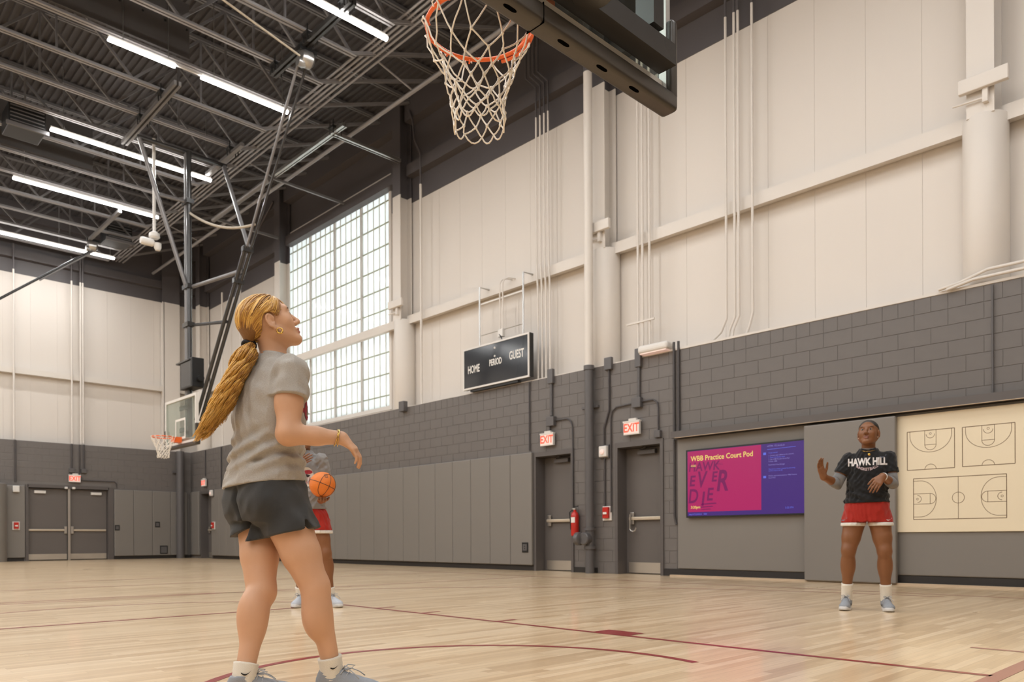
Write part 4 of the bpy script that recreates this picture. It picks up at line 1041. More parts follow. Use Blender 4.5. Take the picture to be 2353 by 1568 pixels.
MB().box(BX0+0.02, BX1-0.02, BYf-0.013, BYf, BZ0+0.02, BZ1-0.02).build('glass', M['glass'], nh)
t = 0.035
MB().box(BX0, BX1, BYf-0.04, BYf+0.002, BZ0, BZ0+t).box(BX0, BX1, BYf-0.04, BYf+0.002, BZ1-t, BZ1).box(BX0, BX0+t, BYf-0.04, BYf+0.002, BZ0+t, BZ1-t).box(BX1-t, BX1, BYf-0.04, BYf+0.002, BZ0+t, BZ1-t).build('board_frame', M['alu'], nh)
for a0, a1, b0, b1 in ((BX0+0.035, BX1-0.035, BZ0+0.035, BZ0+0.085), (HX-0.30, HX+0.30, 3.0, 3.05), (HX-0.30, HX-0.25, 3.05, 3.45), (HX+0.25, HX+0.30, 3.05, 3.45), (HX-0.30, HX+0.30, 3.45, 3.50)):
    MB().box(a0, a1, BYf-0.0145, BYf-0.0132, b0, b1).build('target_stripe', M['print'], nh)
mb = MB().rbox(BX0-0.025, BX1+0.025, BYf-0.075, BYf+0.025, 2.785, 2.875, 0.022)
pad_o = auto_smooth(mb.build('edge_padding', M['padblack'], nh))
for s, xx in ((0, BX0), (1, BX1)):
    lo, hi = (xx-0.025, xx+0.03) if s == 0 else (xx-0.03, xx+0.025)
    auto_smooth(MB().rbox(lo, hi, BYf-0.075, BYf+0.025, 2.84, 3.24, 0.02).build('side_padding', M['padblack'], pad_o))
for xx in (2.165, 2.485, 2.745, 2.985, 1.85, 1.6):
    stad = [(0.024*math.cos(a) + (0.012 if math.cos(a) > 0 else -0.012), 0.010*math.sin(a)) for a in np.linspace(0, 2*math.pi, 16, endpoint=False)]
    MB().prism(stad, (xx, BYf-0.040, 2.7835), (1, 0, 0), (0, 1, 0), (0, 0, 0.006)).build('pad_slot_shade', M['void'], pad_o)  # black shape on the pad, standing for the shade in the slot
MB().box(2.325, 2.328, BYf-0.0765, BYf+0.026, 2.783, 2.87).build('pad_seam', M['void'], pad_o)
MB().box(BX0+0.1, 3.175, BYf-0.150, BYf-0.050, 2.93, 3.03).build('support_beam', M['mast'], nh)
MB().box(BX0+0.1, BX1-0.09, BYf-0.20, BYf-0.06, 3.72, 3.82).build('upper_beam', M['mast'], nh)
for xx in (BX0+0.25, BX1-0.25): MB().box(xx-0.04, xx+0.04, BYf-0.15, BYf-0.045, 3.06, 3.72).build('board_upright', M['mast'], nh)
auto_smooth(MB().lathe([(0.086, 2.92), (0.090, 2.924), (0.090, 9.6)], (2.50, 2.10, 0), n=32).build('mast', M['mast'], nh))
MB().box(2.40, 2.64, 1.9, 2.2, 9.6, 9.8).build('mast_mount', M['mast'], nh)

# ------------------------------------------------------------------ far hoop
FX, FY, FZ = 6.37, 17.90, 2.95
fh = thing('basketball_hoop', 'far side basketball hoop hanging from the roof with tall braces', 'basketball hoop', (FX, FY, FZ))
r_ = MB(); r_.tube(ring((FX, FY, FZ), 0.238, 0, 32), 0.012, 8, closed=True); fr_o = r_.build('rim', M['orange'], fh, smooth=True)
MB().box(FX+0.21, FX+0.38, FY-0.10, FY+0.10, FZ-0.10, FZ+0.02).build('rim_bracket', M['orange'], fh)
nm = MB(); make_net(nm, (FX, FY, FZ), 0.236, 9, 0.0055, depth=0.44, nseg=3); nm.build('net', M['net'], fh, smooth=True)
fb = FX+0.385; b0, b1, z0, z1 = FY-0.915, FY+0.915, FZ-0.14, FZ+0.93
MB().box(fb, fb+0.015, b0+0.03, b1-0.03, z0+0.03, z1-0.03).build('glass', M['glass'], fh)
t = 0.06
MB().box(fb-0.01, fb+0.05, b0, b1, z0, z0+t).box(fb-0.01, fb+0.05, b0, b1, z1-t, z1).box(fb-0.01, fb+0.05, b0, b0+t, z0+t, z1-t).box(fb-0.01, fb+0.05, b1-t, b1, z0+t, z1-t).build('board_frame', M['white'], fh)
for a0, a1, c0, c1 in ((FY-0.30, FY+0.30, FZ+0.40, FZ+0.45), (FY-0.30, FY+0.30, FZ-0.02, FZ+0.03), (FY-0.30, FY-0.25, FZ+0.03, FZ+0.40), (FY+0.25, FY+0.30, FZ+0.03, FZ+0.40)):
    MB().box(fb-0.004, fb-0.001, a0, a1, c0, c1).build('target_stripe', M['print'], fh)
MB().rbox(fb-0.03, fb+0.08, b0-0.02, b1+0.02, z0-0.07, z0+0.01, 0.02).rbox(fb-0.03, fb+0.08, b0-0.03, b0+0.03, z0-0.05, z0+0.40, 0.02).rbox(fb-0.03, fb+0.08, b1-0.03, b1+0.03, z0-0.05, z0+0.40, 0.02).build('edge_padding', M['padblack'], fh)
MX, MY = 6.92, 17.84
for dy, r, m in ((0.07, 0.055, 'steel'), (-0.07, 0.055, 'mast')): auto_smooth(MB().tube([(MX, MY+dy, 3.0), (MX, MY+dy, 9.5)], r, 14).build('mast_tube', M[m], fh))
for z in (5.55, 6.42, 8.35): MB().box(MX-0.08, MX+0.08, MY-0.16, MY+0.16, z-0.05, z+0.05).build('mast_collar', M['mast'], fh)
MB().box(MX-0.1, fb+0.05, MY-0.25, MY+0.25, 3.1, 3.2).box(MX-0.1, fb+0.05, MY-0.25, MY+0.25, 3.6, 3.7).build('board_mount', M['mast'], fh)
MB().tube([(5.86, 17.92, 9.52), (7.86, 17.92, 9.52)], 0.05, 10).build('top_bar', M['mast'], fh, smooth=True)
auto_smooth(MB().tube([(5.90, 17.92, 9.50), (MX-0.04, MY, 6.42)], 0.048, 10).build('angled_leg', M['steel'], fh))
auto_smooth(MB().tube([(7.80, 17.92, 9.50), (7.25, 15.45, 6.75)], 0.045, 10).build('angled_leg', M['steel'], fh))
auto_smooth(MB().tube([(6.27, 17.9, 8.36), (MX, MY, 8.36)], 0.035, 8).build('strut', M['steel'], fh))
BT = (7.10, 12.95, 9.42); BBm = (7.02, 17.55, 3.35)
def on_brace(t): return tuple(np.array(BT)*(1-t) + np.array(BBm)*t)
for dx, r, m in ((-0.045, 0.026, 'steel'), (0.10, 0.024, 'mast')):
    p_, q_ = np.array(BT) + (dx*1.1, 0, 0), np.array(on_brace(0.52)) + (dx*0.6, 0, 0)
    auto_smooth(MB().tube([p_, q_], r, 10).build('upper_brace', M[m], fh))
for dx in (-0.055, 0.06):
    p_, q_ = np.array(on_brace(0.46)) + (dx, 0, 0), np.array(BBm) + (dx, 0, 0)
    auto_smooth(MB().tube([p_, q_], 0.040, 12).build('long_brace', M['mast'], fh))
for t_ in (0.47, 0.56):
    c_ = np.array(on_brace(t_)); MB().box(c_[0]-0.11, c_[0]+0.11, c_[1]-0.05, c_[1]+0.05, c_[2]-0.05, c_[2]+0.05).build('brace_collar', M['mast'], fh)
auto_smooth(MB().tube([(MX+0.05, MY-0.05, 6.42), on_brace(0.53)], 0.042, 10).build('strut', M['steel'], fh))
auto_smooth(MB().tube([(MX+0.05, MY-0.05, 5.55), on_brace(0.68)], 0.035, 10).build('strut', M['mast'], fh))
pts = [np.array((MX, MY, 8.15))*(1-t) + np.array(on_brace(0.40))*t + np.array((0, 0, -0.55*4*t*(1-t)*0.35)) for t in np.linspace(0, 1, 14)]
MB().tube(pts, 0.028, 8).build('safety_rope', M['rope'], fh, smooth=True)
sc = MB().rbox(6.78, 7.06, 17.30, 17.98, 4.06, 4.72, 0.015).build('shot_clock', M['black'], fh)
sc['label'] = 'black shot clock box above the board'
link_mesh('clock_face', [(6.778, 17.36, 4.10), (6.778, 17.92, 4.10), (6.778, 17.92, 4.68), (6.778, 17.36, 4.68)], [(0, 1, 2, 3)], M['scoreface'], sc, fix=False)
MB().box(6.75, 7.0, 17.4, 18.15, 4.66, 4.69).build('clock_bracket', M['mast'], sc)
auto_smooth(MB().lathe([(0.07, 0), (0.07, 0.12)], (6.95, 17.19, 4.25), axis='y', n=14).build('clock_horn', M['black'], sc))
# ------------------------------------------------------------------ implicit modelling: smooth unions meshed with surface nets
class SDF:
    def __init__(s, lo, hi, h):
        s.h = h; s.lo = np.array(lo, float)
        s.ax = [np.arange(lo[i], hi[i] + h, h).astype(np.float32) for i in range(3)]
        s.v = np.full([len(a) for a in s.ax], 0.5, np.float32)
    def sub(s, lo, hi, m):
        sl = []
        for i in range(3):
            a = int(max(0, math.floor((lo[i]-m-s.lo[i])/s.h))); b = int(min(len(s.ax[i]), math.ceil((hi[i]+m-s.lo[i])/s.h)+1)); sl.append(slice(a, max(a, b)))
        X = s.ax[0][sl[0]][:, None, None]; Y = s.ax[1][sl[1]][None, :, None]; Z = s.ax[2][sl[2]][None, None, :]
        return tuple(sl), X, Y, Z
    def comb(s, sl, d, k, op):
        a = s.v[sl]
        if a.size == 0: return
        if op == 'u':
            if k <= 0: s.v[sl] = np.minimum(a, d)
            else:
                h = np.clip(0.5 + 0.5*(a-d)/k, 0, 1); s.v[sl] = a*(1-h) + d*h - k*h*(1-h)
        else:   # subtract
            d = -d
            if k <= 0: s.v[sl] = np.maximum(a, d)
            else:
                h = np.clip(0.5 - 0.5*(a-d)/k, 0, 1); s.v[sl] = a*(1-h) + d*h + k*h*(1-h)
    def cone(s, a, b, ra, rb, k=0.02, op='u', flat=None):
        """tapered capsule; flat=(axis, factor) squeezes it along an axis"""
        a = np.array(a, float); b = np.array(b, float); r = max(ra, rb)
        sl, X, Y, Z = s.sub(np.minimum(a, b)-r, np.maximum(a, b)+r, k+3*s.h)
        ab = b-a; L2 = ab@ab + 1e-9
        px, py, pz = X-a[0], Y-a[1], Z-a[2]
        t = np.clip((px*ab[0]+py*ab[1]+pz*ab[2])/L2, 0, 1)
        qx, qy, qz = px-t*ab[0], py-t*ab[1], pz-t*ab[2]; f = 1.0
        if flat is not None:
            n, f = np.array(flat[0], float), flat[1]; n = n/np.linalg.norm(n)
            c = (qx*n[0]+qy*n[1]+qz*n[2])*(1/f-1); qx, qy, qz = qx+n[0]*c, qy+n[1]*c, qz+n[2]*c
        d = (np.sqrt(qx*qx+qy*qy+qz*qz) - (ra+(rb-ra)*t))*min(1, f)
        s.comb(sl, d.astype(np.float32), k, op)
    def ell(s, c, r, k=0.02, op='u', R=None):
        c = np.array(c, float); m = max(r)
        sl, X, Y, Z = s.sub(c-m, c+m, k+3*s.h)
        px, py, pz = X-c[0], Y-c[1], Z-c[2]
        if R is not None: q = [px*R[0][i]+py*R[1][i]+pz*R[2][i] for i in range(3)]
        else: q = [px, py, pz]
        k0 = np.sqrt((q[0]/r[0])**2+(q[1]/r[1])**2+(q[2]/r[2])**2)+1e-6
        k1 = np.sqrt((q[0]/r[0]**2)**2+(q[1]/r[1]**2)**2+(q[2]/r[2]**2)**2)+1e-6
        s.comb(sl, (k0*(k0-1)/k1).astype(np.float32), k, op)
    def loft(s, lev, k=0.02, n=2.3, op='u'):
        """stack of superellipses: (z, ca, cb, half_lateral, half_depth, facing_deg)"""
        L = np.array(sorted(lev), float); m = L[:, 3:5].max()
        lo = (L[:, 1].min()-m, L[:, 2].min()-m, L[0, 0]); hi = (L[:, 1].max()+m, L[:, 2].max()+m, L[-1, 0])
        sl, X, Y, Z = s.sub(lo, hi, k+3*s.h); z = Z.ravel()
        # smooth interpolation between levels
        def ip(c):
            zz = np.linspace(L[0, 0]-0.3, L[-1, 0]+0.3, 400); y = np.interp(zz, L[:, 0], L[:, c]); w = np.hanning(17); w /= w.sum()
            y = np.convolve(np.pad(y, 8, 'edge'), w, 'valid'); return np.interp(z, zz, y)[None, None, :]
        th = np.radians(ip(5)); ca, cb, A, B = ip(1), ip(2), ip(3), ip(4)
        da, db = X-ca, Y-cb
        lat = da*np.sin(th) - db*np.cos(th); fwd = da*np.cos(th) + db*np.sin(th)
        d = ((np.abs(lat/A)**n + np.abs(fwd/B)**n)**(1/n) - 1)*np.minimum(A, B)
        dz = np.maximum(L[0, 0]-Z, Z-L[-1, 0])
        d = np.maximum(d, dz)
        s.comb(sl, d.astype(np.float32), k, op)
    def clip(s, p, nrm, k=0.0):
        """keep the side the normal points away from"""
        p = np.array(p, float); nrm = np.array(nrm, float); nrm /= np.linalg.norm(nrm)
        X = s.ax[0][:, None, None]; Y = s.ax[1][None, :, None]; Z = s.ax[2][None, None, :]
        d = ((X-p[0])*nrm[0]+(Y-p[1])*nrm[1]+(Z-p[2])*nrm[2]).astype(np.float32)
        if k <= 0: s.v = np.maximum(s.v, d)
        else:
            h = np.clip(0.5 - 0.5*(s.v-d)/k, 0, 1); s.v = (s.v*(1-h) + d*h + k*h*(1-h)).astype(np.float32)
    def displace(s, fn, band=0.05):
        i = np.nonzero(np.abs(s.v) < band)
        P = np.stack([s.ax[0][i[0]], s.ax[1][i[1]], s.ax[2][i[2]]], 1)
        s.v[i] += fn(P).astype(np.float32)
    def mesh(s):
        v = s.v; ins = v < 0
        c = [ins[i:ins.shape[0]-1+i, j:ins.shape[1]-1+j, k:ins.shape[2]-1+k] for i in (0, 1) for j in (0, 1) for k in (0, 1)]
        cnt = sum(x.astype(np.int8) for x in c); act = (cnt > 0) & (cnt < 8)
        ci = np.argwhere(act); n = len(ci)
        ids = np.full(act.shape, -1, np.int32); ids[act] = np.arange(n)
        acc = np.zeros((n, 3)); num = np.zeros(n)
        cor = [(i, j, k) for i in (0, 1) for j in (0, 1) for k in (0, 1)]
        vals = [v[ci[:, 0]+i, ci[:, 1]+j, ci[:, 2]+k] for i, j, k in cor]
        for a in range(8):
            for b in range(a+1, 8):
                if sum(abs(cor[a][q]-cor[b][q]) for q in range(3)) != 1: continue
                va, vb = vals[a], vals[b]; m = (va < 0) != (vb < 0)
                t = np.where(m, va/np.where(m, va-vb, 1), 0)[:, None]
                acc += np.where(m[:, None], np.array(cor[a])*(1-t)+np.array(cor[b])*t, 0); num += m
        P = (ci + acc/num[:, None])*s.h + s.lo
        F = []
        for ax in range(3):
            o = [q for q in range(3) if q != ax]
            n0 = [ins.shape[q] for q in range(3)]
            sl0 = [slice(1, n0[q]-1) for q in range(3)]; sl0[ax] = slice(0, n0[ax]-1)
            sl1 = list(sl0); sl1[ax] = slice(1, n0[ax])
            A, B = ins[tuple(sl0)], ins[tuple(sl1)]
            for flip, msk in ((False, A & ~B), (True, ~A & B)):
                e = np.argwhere(msk)
                if len(e) == 0: continue
                for q in o: e[:, q] += 1
                def cell(d1, d2):
                    g = e.copy(); g[:, o[0]] -= d1; g[:, o[1]] -= d2; return ids[g[:, 0], g[:, 1], g[:, 2]]
                q4 = np.stack([cell(0, 0), cell(1, 0), cell(1, 1), cell(0, 1)], 1)
                fl = flip ^ (ax == 1)
                F.append(q4[:, ::-1] if fl else q4)
        F = np.concatenate(F); F = F[(F >= 0).all(1)]
        return P, F

def relax(P, F, it=2, lam=0.5):
    for _ in range(it):
        S = np.zeros_like(P); N = np.zeros(len(P))
        for a in range(4):
            i, j = F[:, a], F[:, (a+1) % 4]
            for q in range(3): S[:, q] += np.bincount(i, P[j, q], len(P)) + np.bincount(j, P[i, q], len(P))
            N += np.bincount(i, minlength=len(P)) + np.bincount(j, minlength=len(P))
        P = P*(1-lam) + lam*S/np.maximum(N, 1)[:, None]
    return P

def wave_noise(P, freq, seed, n=7, stretch=(1, 1, 1)):
    r = np.random.default_rng(seed); out = np.zeros(len(P)); P = P*np.array(stretch)
    for i in range(n):
        k = r.normal(size=3); k /= np.linalg.norm(k); out += np.sin((P@k)*freq*r.uniform(0.6, 1.5) + r.uniform(0, 6.28))
    return out/math.sqrt(n)

class Fig:
    """a person's own frame: a to the right, b away, z up, at a place on the floor"""
    def __init__(s, base, label, A=None, Bd=None, ka=1.0):
        s.A = rt if A is None else A; s.B = fw if Bd is None else Bd; s.ka = ka
        s.base = np.array(base, float); s.root = thing('person', label, 'person', tuple(s.base))
    def W(s, P):
        P = np.asarray(P, float).reshape(-1, 3); return s.base + P[:, :1]*s.A*s.ka + P[:, 1:2]*s.B + P[:, 2:3]*up
    def w1(s, p): return s.W([p])[0]
    def put(s, name, sd, m, it=1, mi=None, parent=None):
        P, F = sd.mesh()
        if it: P = relax(P, F, it)
        idx = mi(P[F].mean(1)) if mi is not None else None
        o = link_mesh(name, s.W(P), F, m, parent or s.root, smooth=True, mi=idx)
        return o
    def mb(s, name, mb, m, parent=None, smooth=True):
        return link_mesh(name, s.W(mb.v), mb.f, m, parent or s.root, smooth=smooth, mi=mb.m if isinstance(m, (list, tuple)) else None)

def head_frame(org, th, pitch, roll=0):
    """matrix columns: face-forward x, left y, up z, in figure coordinates; th facing, pitch = looking up"""
    th, p = math.radians(th), math.radians(pitch)
    f = np.array((math.cos(th)*math.cos(p), math.sin(th)*math.cos(p), math.sin(p)))
    l = np.array((-math.sin(th), math.cos(th), 0.0)); u = np.cross(f, l)
    if roll:
        c, s_ = math.cos(math.radians(roll)), math.sin(math.radians(roll)); l, u = l*c+u*s_, u*c-l*s_
    return np.array(org, float), np.stack([f, l, u], 1)

def add_head(S, H, neck0, rneck=0.052, sc=1.0, k=0.012):
    o, R = H
    def T(*p): return o + R@(np.array(p)*sc)
    Rm = [list(R[i]) for i in range(3)]
    def E(c, r, k=k, op='u'): S.ell(T(*c), [q*sc for q in r], k, op, R=Rm)
    S.cone(neck0, T(-0.028, 0, -0.045), rneck, rneck*0.98, 0.03)
    E((-0.016, 0, 0.030), (0.097, 0.076, 0.084), 0.02)
    E((0.028, 0, -0.030), (0.060, 0.060, 0.082), 0.03)
    for s in (-1, 1):
        S.cone(T(-0.005, s*0.054, -0.050), T(0.066, s*0.014, -0.100), 0.020*sc, 0.016*sc, 0.025)
        E((0.050, s*0.036, -0.022), (0.030, 0.026, 0.032), 0.025)
    E((0.074, 0, -0.099), (0.018, 0.022, 0.016), 0.018)
    E((0.070, 0, 0.028), (0.022, 0.052, 0.022), 0.02)
    for s in (-1, 1): E((0.094, s*0.032, 0.004), (0.016, 0.019, 0.012), 0.010, 's')
    for s in (-1, 1): E((0.0735, s*0.032, 0.003), (0.0135, 0.0160, 0.0125), 0.004)
    S.cone(T(0.083, 0, 0.014), T(0.107, 0, -0.030), 0.0075*sc, 0.0105*sc, 0.010)
    E((0.106, 0, -0.034), (0.012, 0.011, 0.010), 0.006)
    for s in (-1, 1): E((0.096, s*0.0125, -0.037), (0.011, 0.0075, 0.008), 0.006)
    E((0.088, 0, -0.062), (0.013, 0.024, 0.0065), 0.006)
    E((0.086, 0, -0.0745), (0.0125, 0.020, 0.0075), 0.006)
    E((0.104, 0, -0.0678), (0.010, 0.022, 0.0016), 0.003, 's')
    for s in (-1, 1):
        E((-0.010, s*0.0775, -0.008), (0.0155, 0.0070, 0.027), 0.005)
        ring_ = [(-0.010 + 0.0160*math.cos(q), s*(0.082 - 0.004*math.cos(q)), -0.006 + 0.0270*math.sin(q)) for q in np.linspace(0.10, math.pi*1.40, 16)]
        for a_, b_ in zip(ring_[:-1], ring_[1:]): S.cone(T(*a_), T(*b_), 0.0040*sc, 0.0040*sc, 0.003)
        E((-0.005, s*0.0865, -0.009), (0.0080, 0.0090, 0.0145), 0.002, 's')
        E((-0.004, s*0.0785, -0.039), (0.0090, 0.0062, 0.0100), 0.004)
    return T

def lip_zone(H, sc=1.0):
    o, R = H
    def f(C):
        q = (C-o)@R/sc
        return (q[:, 0] > 0.086) & (np.abs(q[:, 1]) < 0.026) & (np.abs(q[:, 2]+0.068) < 0.0135)
    return f
def eye_parts(fig, H, mw, mi_, mb_, sc=1.0, browm=None):
    o, R = H
    for s in (-1, 1):
        c = o + R@(np.array((0.0778, s*0.032, 0.003))*sc)
        mb = MB(); n = 12; prof = [(0.0108*math.sin(a), 0.0108*math.cos(a)) for a in np.linspace(0.05, math.pi-0.05, 9)]
        mb.lathe(prof, (0, 0, 0), axis='x', n=n); P = np.array(mb.v)*sc
        mats = []
        for f in mb.f:
            x = np.mean([mb.v[i][0] for i in f]); mats.append(1 if x > 0.0082 else 0)
        mb.v = [tuple(c + R@p) for p in P]; mb.m = mats
        fig.mb('eye', mb, [mw, mi_])
        mb = MB(); pts = [c + R@(np.array((0.004 + 0.006*(1-abs(t)), s*0.018*t, 0.0185 + 0.004*(1-t*t)))*sc) for t in np.linspace(-1, 1, 7)]
        mb.tube(pts, [0.0012, 0.0026, 0.003, 0.003, 0.0028, 0.0022, 0.001], 6); fig.mb('eyebrow', mb, browm or mb_)

def add_hand(S, wrist, f, nrm, side, curl=0.5, sc=1.0, rw=0.027, thumb=0.7, curls=None):
    """palm and five fingers: f fingers, nrm out of the palm, side towards the thumb"""
    f = np.array(f, float); f /= np.linalg.norm(f); nrm = np.array(nrm, float); nrm -= f*(nrm@f); nrm /= np.linalg.norm(nrm)
    sd = np.cross(f, nrm); sd = sd if sd@np.array(side, float) > 0 else -sd
    w = np.array(wrist, float)
    k0 = w + f*0.082*sc
    S.cone(w, w + f*0.030*sc, rw*sc, rw*1.0*sc, 0.02, flat=(nrm, 0.75))
    for off in (0.026, 0.009, -0.009, -0.025):
        S.cone(w + f*0.020*sc + sd*off*0.6*sc, k0 + sd*off*sc - f*abs(off)*0.25*sc, 0.0155*sc, 0.0125*sc, 0.010)
    offs = (0.029, 0.0098, -0.0098, -0.028); lens = ((0.042, 0.025, 0.020), (0.046, 0.029, 0.021), (0.042, 0.027, 0.020), (0.033, 0.020, 0.018))
    rad = (0.0088, 0.0092, 0.0088, 0.0078)
    for i in range(4):
        c = curl if curls is None else curls[i]
        p = k0 + sd*offs[i]*sc - f*abs(offs[i])*0.25*sc; ang = 0.0
        spread = sd*offs[i]*2.2
        for j, L in enumerate(lens[i]):
            ang += c*(0.55, 0.85, 0.6)[j]
            d = f*math.cos(ang) + nrm*math.sin(ang) + spread*(1 if j == 0 else 0.6); d /= np.linalg.norm(d)
            q = p + d*L*sc; r0 = rad[i]*(1-0.09*j)*sc; S.cone(p, q, r0, r0*0.93, 0.003); p = q
    p = w + f*0.022*sc + sd*0.024*sc; d = f*0.75 + sd*0.8*thumb + nrm*0.35; d /= np.linalg.norm(d)
    q = p + d*0.046*sc; S.cone(p, q, 0.0150*sc, 0.0112*sc, 0.008)
    d2 = f*0.95 + sd*0.25*thumb + nrm*0.35; d2 /= np.linalg.norm(d2); r = q + d2*0.032*sc; S.cone(q, r, 0.0108*sc, 0.0098*sc, 0.003)
    S.cone(r, r + d2*0.022*sc, 0.0098*sc, 0.0078*sc, 0.003)

def add_leg(S, hip, knee, ank, back, rt_=0.092, rk=0.056, rc=0.058, ra=0.036, floor_pt=None):
    hip, knee, ank = (np.array(v, float) for v in (hip, knee, ank)); back = np.array(back, float)
    S.cone(hip, knee*0.60+hip*0.40, rt_, rt_*0.80, 0.012); S.cone(knee*0.58+hip*0.42, knee, rt_*0.805, rk*0.93, 0.015)
    S.ell(knee - back*0.012, (rk*0.86, rk*0.86, rk*1.10), 0.02)
    S.cone(knee, ank, rk*0.84, ra, 0.015)
    cm = knee*0.70 + ank*0.30 + back*0.020
    S.ell(cm, (rc*0.93, rc*0.93, 0.105), 0.035)
    S.cone(ank, ank - up*0.045, ra, ra*0.95, 0.02)

# shoe: one shape, shared by all six
SHOE = {}
def build_shoe_shapes():
    S = SDF((-0.09, -0.07, -0.01), (0.235, 0.07, 0.15), 0.004)
    S.ell((-0.018, 0, 0.058), (0.052, 0.036, 0.056), 0.02); S.ell((0.070, 0, 0.045), (0.100, 0.042, 0.042), 0.02)
    S.ell((0.150, 0.002, 0.034), (0.062, 0.047, 0.036), 0.02); S.cone((0.0, 0, 0.06), (-0.006, 0, 0.100), 0.042, 0.044, 0.02)
    S.cone((0.03, 0, 0.085), (0.10, 0, 0.060), 0.026, 0.022, 0.02)
    S.cone((-0.004, 0, 0.085), (-0.006, 0, 0.14), 0.034, 0.036, 0.006, 's')
    S.clip((0, 0, 0.018), (0, 0, -1)); S.clip((0, 0, 0.118), (-0.12, 0, 1), 0.004)
    P, F = S.mesh(); SHOE['upper'] = (relax(P, F, 2), F)
    out = []
    for i in range(40):
        a = 2*math.pi*i/40; c, s = math.cos(a), math.sin(a)
        x = 0.072 + 0.146*np.sign(c)*abs(c)**0.75; wd = 0.041 + 0.010*max(0, min(1, (x-0.02)/0.12)); out.append((x, wd*np.sign(s)*abs(s)**0.7))
    vs = []; n = len(out)
    for z, k in ((0.0, 0.94), (0.006, 1.0), (0.022, 1.0), (0.032, 0.95)):
        for x, y in out: vs.append((0.072+(x-0.072)*k, y*k, z + max(0, (x-0.15))*0.10 + max(0, -(x-0.0))*0.10))
    fs = [(r*n+i, r*n+(i+1) % n, (r+1)*n+(i+1) % n, (r+1)*n+i) for r in range(3) for i in range(n)] + [tuple(range(n-1, -1, -1)), tuple(3*n+i for i in range(n))]
    SHOE['sole'] = (vs, fs)
    mb = MB()
    for i in range(5):
        x = 0.050 + 0.020*i; z = 0.104 - 0.0125*i + 0.004
        mb.tube([(x-0.006, -0.026, z-0.014), (x, -0.012, z), (x+0.002, 0, z+0.004), (x, 0.012, z), (x-0.006, 0.026, z-0.014)], 0.0030, 5)
    for s in (-1, 1):
        mb.tube([(0.045, 0, 0.112), (0.060, s*0.020, 0.128), (0.085, s*0.034, 0.122), (0.070, s*0.020, 0.110), (0.045, 0, 0.112)], 0.0026, 5)
        mb.tube([(0.045, 0, 0.112), (0.075, s*0.016, 0.114), (0.105, s*0.032, 0.098), (0.125, s*0.040, 0.080)], 0.0024, 5)
    SHOE['lace'] = (mb.v, mb.f)
    mb = MB()
    t = np.linspace(0, 1, 12)
    for s in (-1, 1):
        top = [(0.010+0.085*q, s*(0.0405+0.003*math.sin(q*3)), 0.060-0.020*math.sin(min(1, q*1.4)*1.57)+0.022*q*q) for q in t]
        bot = [(0.010+0.085*q, s*(0.0405+0.003*math.sin(q*3)), 0.060-0.032*math.sin(min(1, q*1.6)*1.57)*(1-q)**0.5+0.022*q*q-0.018*q) for q in t]
        mb.add(top+bot, [(i, i+1, 13+i, 12+i) for i in range(11)])
    SHOE['mark'] = (mb.v, mb.f)
build_shoe_shapes()
def shoe(fig, at, toe, mats, sock_top, ank=None, sc=1.0, pitch=0.0):
    """at: point on the floor under the ankle (figure coords); toe: direction of the toes"""
    at = np.array(at, float); t = np.array((toe[0], toe[1], 0.0)); t /= np.linalg.norm(t); l = np.array((-t[1], t[0], 0.0))
    def Q(P): P = np.asarray(P, float)*sc; return at + P[:, :1]*t + P[:, 1:2]*l + P[:, 2:3]*up
    P, F = SHOE['upper']; o = link_mesh('shoe', fig.W(Q(P)), F, mats['shoe'], fig.root, smooth=True)
    v, f = SHOE['sole']; auto_smooth(link_mesh('sole', fig.W(Q(v)), f, mats['sole'], o), 50)
    v, f = SHOE['lace']; link_mesh('lace', fig.W(Q(v)), f, mats['lace'], o, smooth=True)
    v, f = SHOE['mark']; link_mesh('side_mark', fig.W(Q(np.array(v)*np.array((1, 1.02, 1)))), f, mats['mark'], o, fix=False)
    a = np.array(ank if ank is not None else at + up*0.1, float)
    s0 = at + up*0.065*sc; s1 = np.array(sock_top, float)
    mb = MB(); pts = []; rs = []
    for q in np.linspace(0, 1, 14):
        p = s0*(1-q)**2 + a*2*q*(1-q) + s1*q*q if ank is not None else s0*(1-q) + s1*q
        pts.append(p); rs.append((0.040 + 0.005*q)*sc*mats.get('sk', 1.0) + (0.0018 if int(q*13) % 2 else 0))
    mb.tube(pts, rs, 28, cap=True)
    so = fig.mb('sock', mb, mats['sock'])
    return o, so, Q

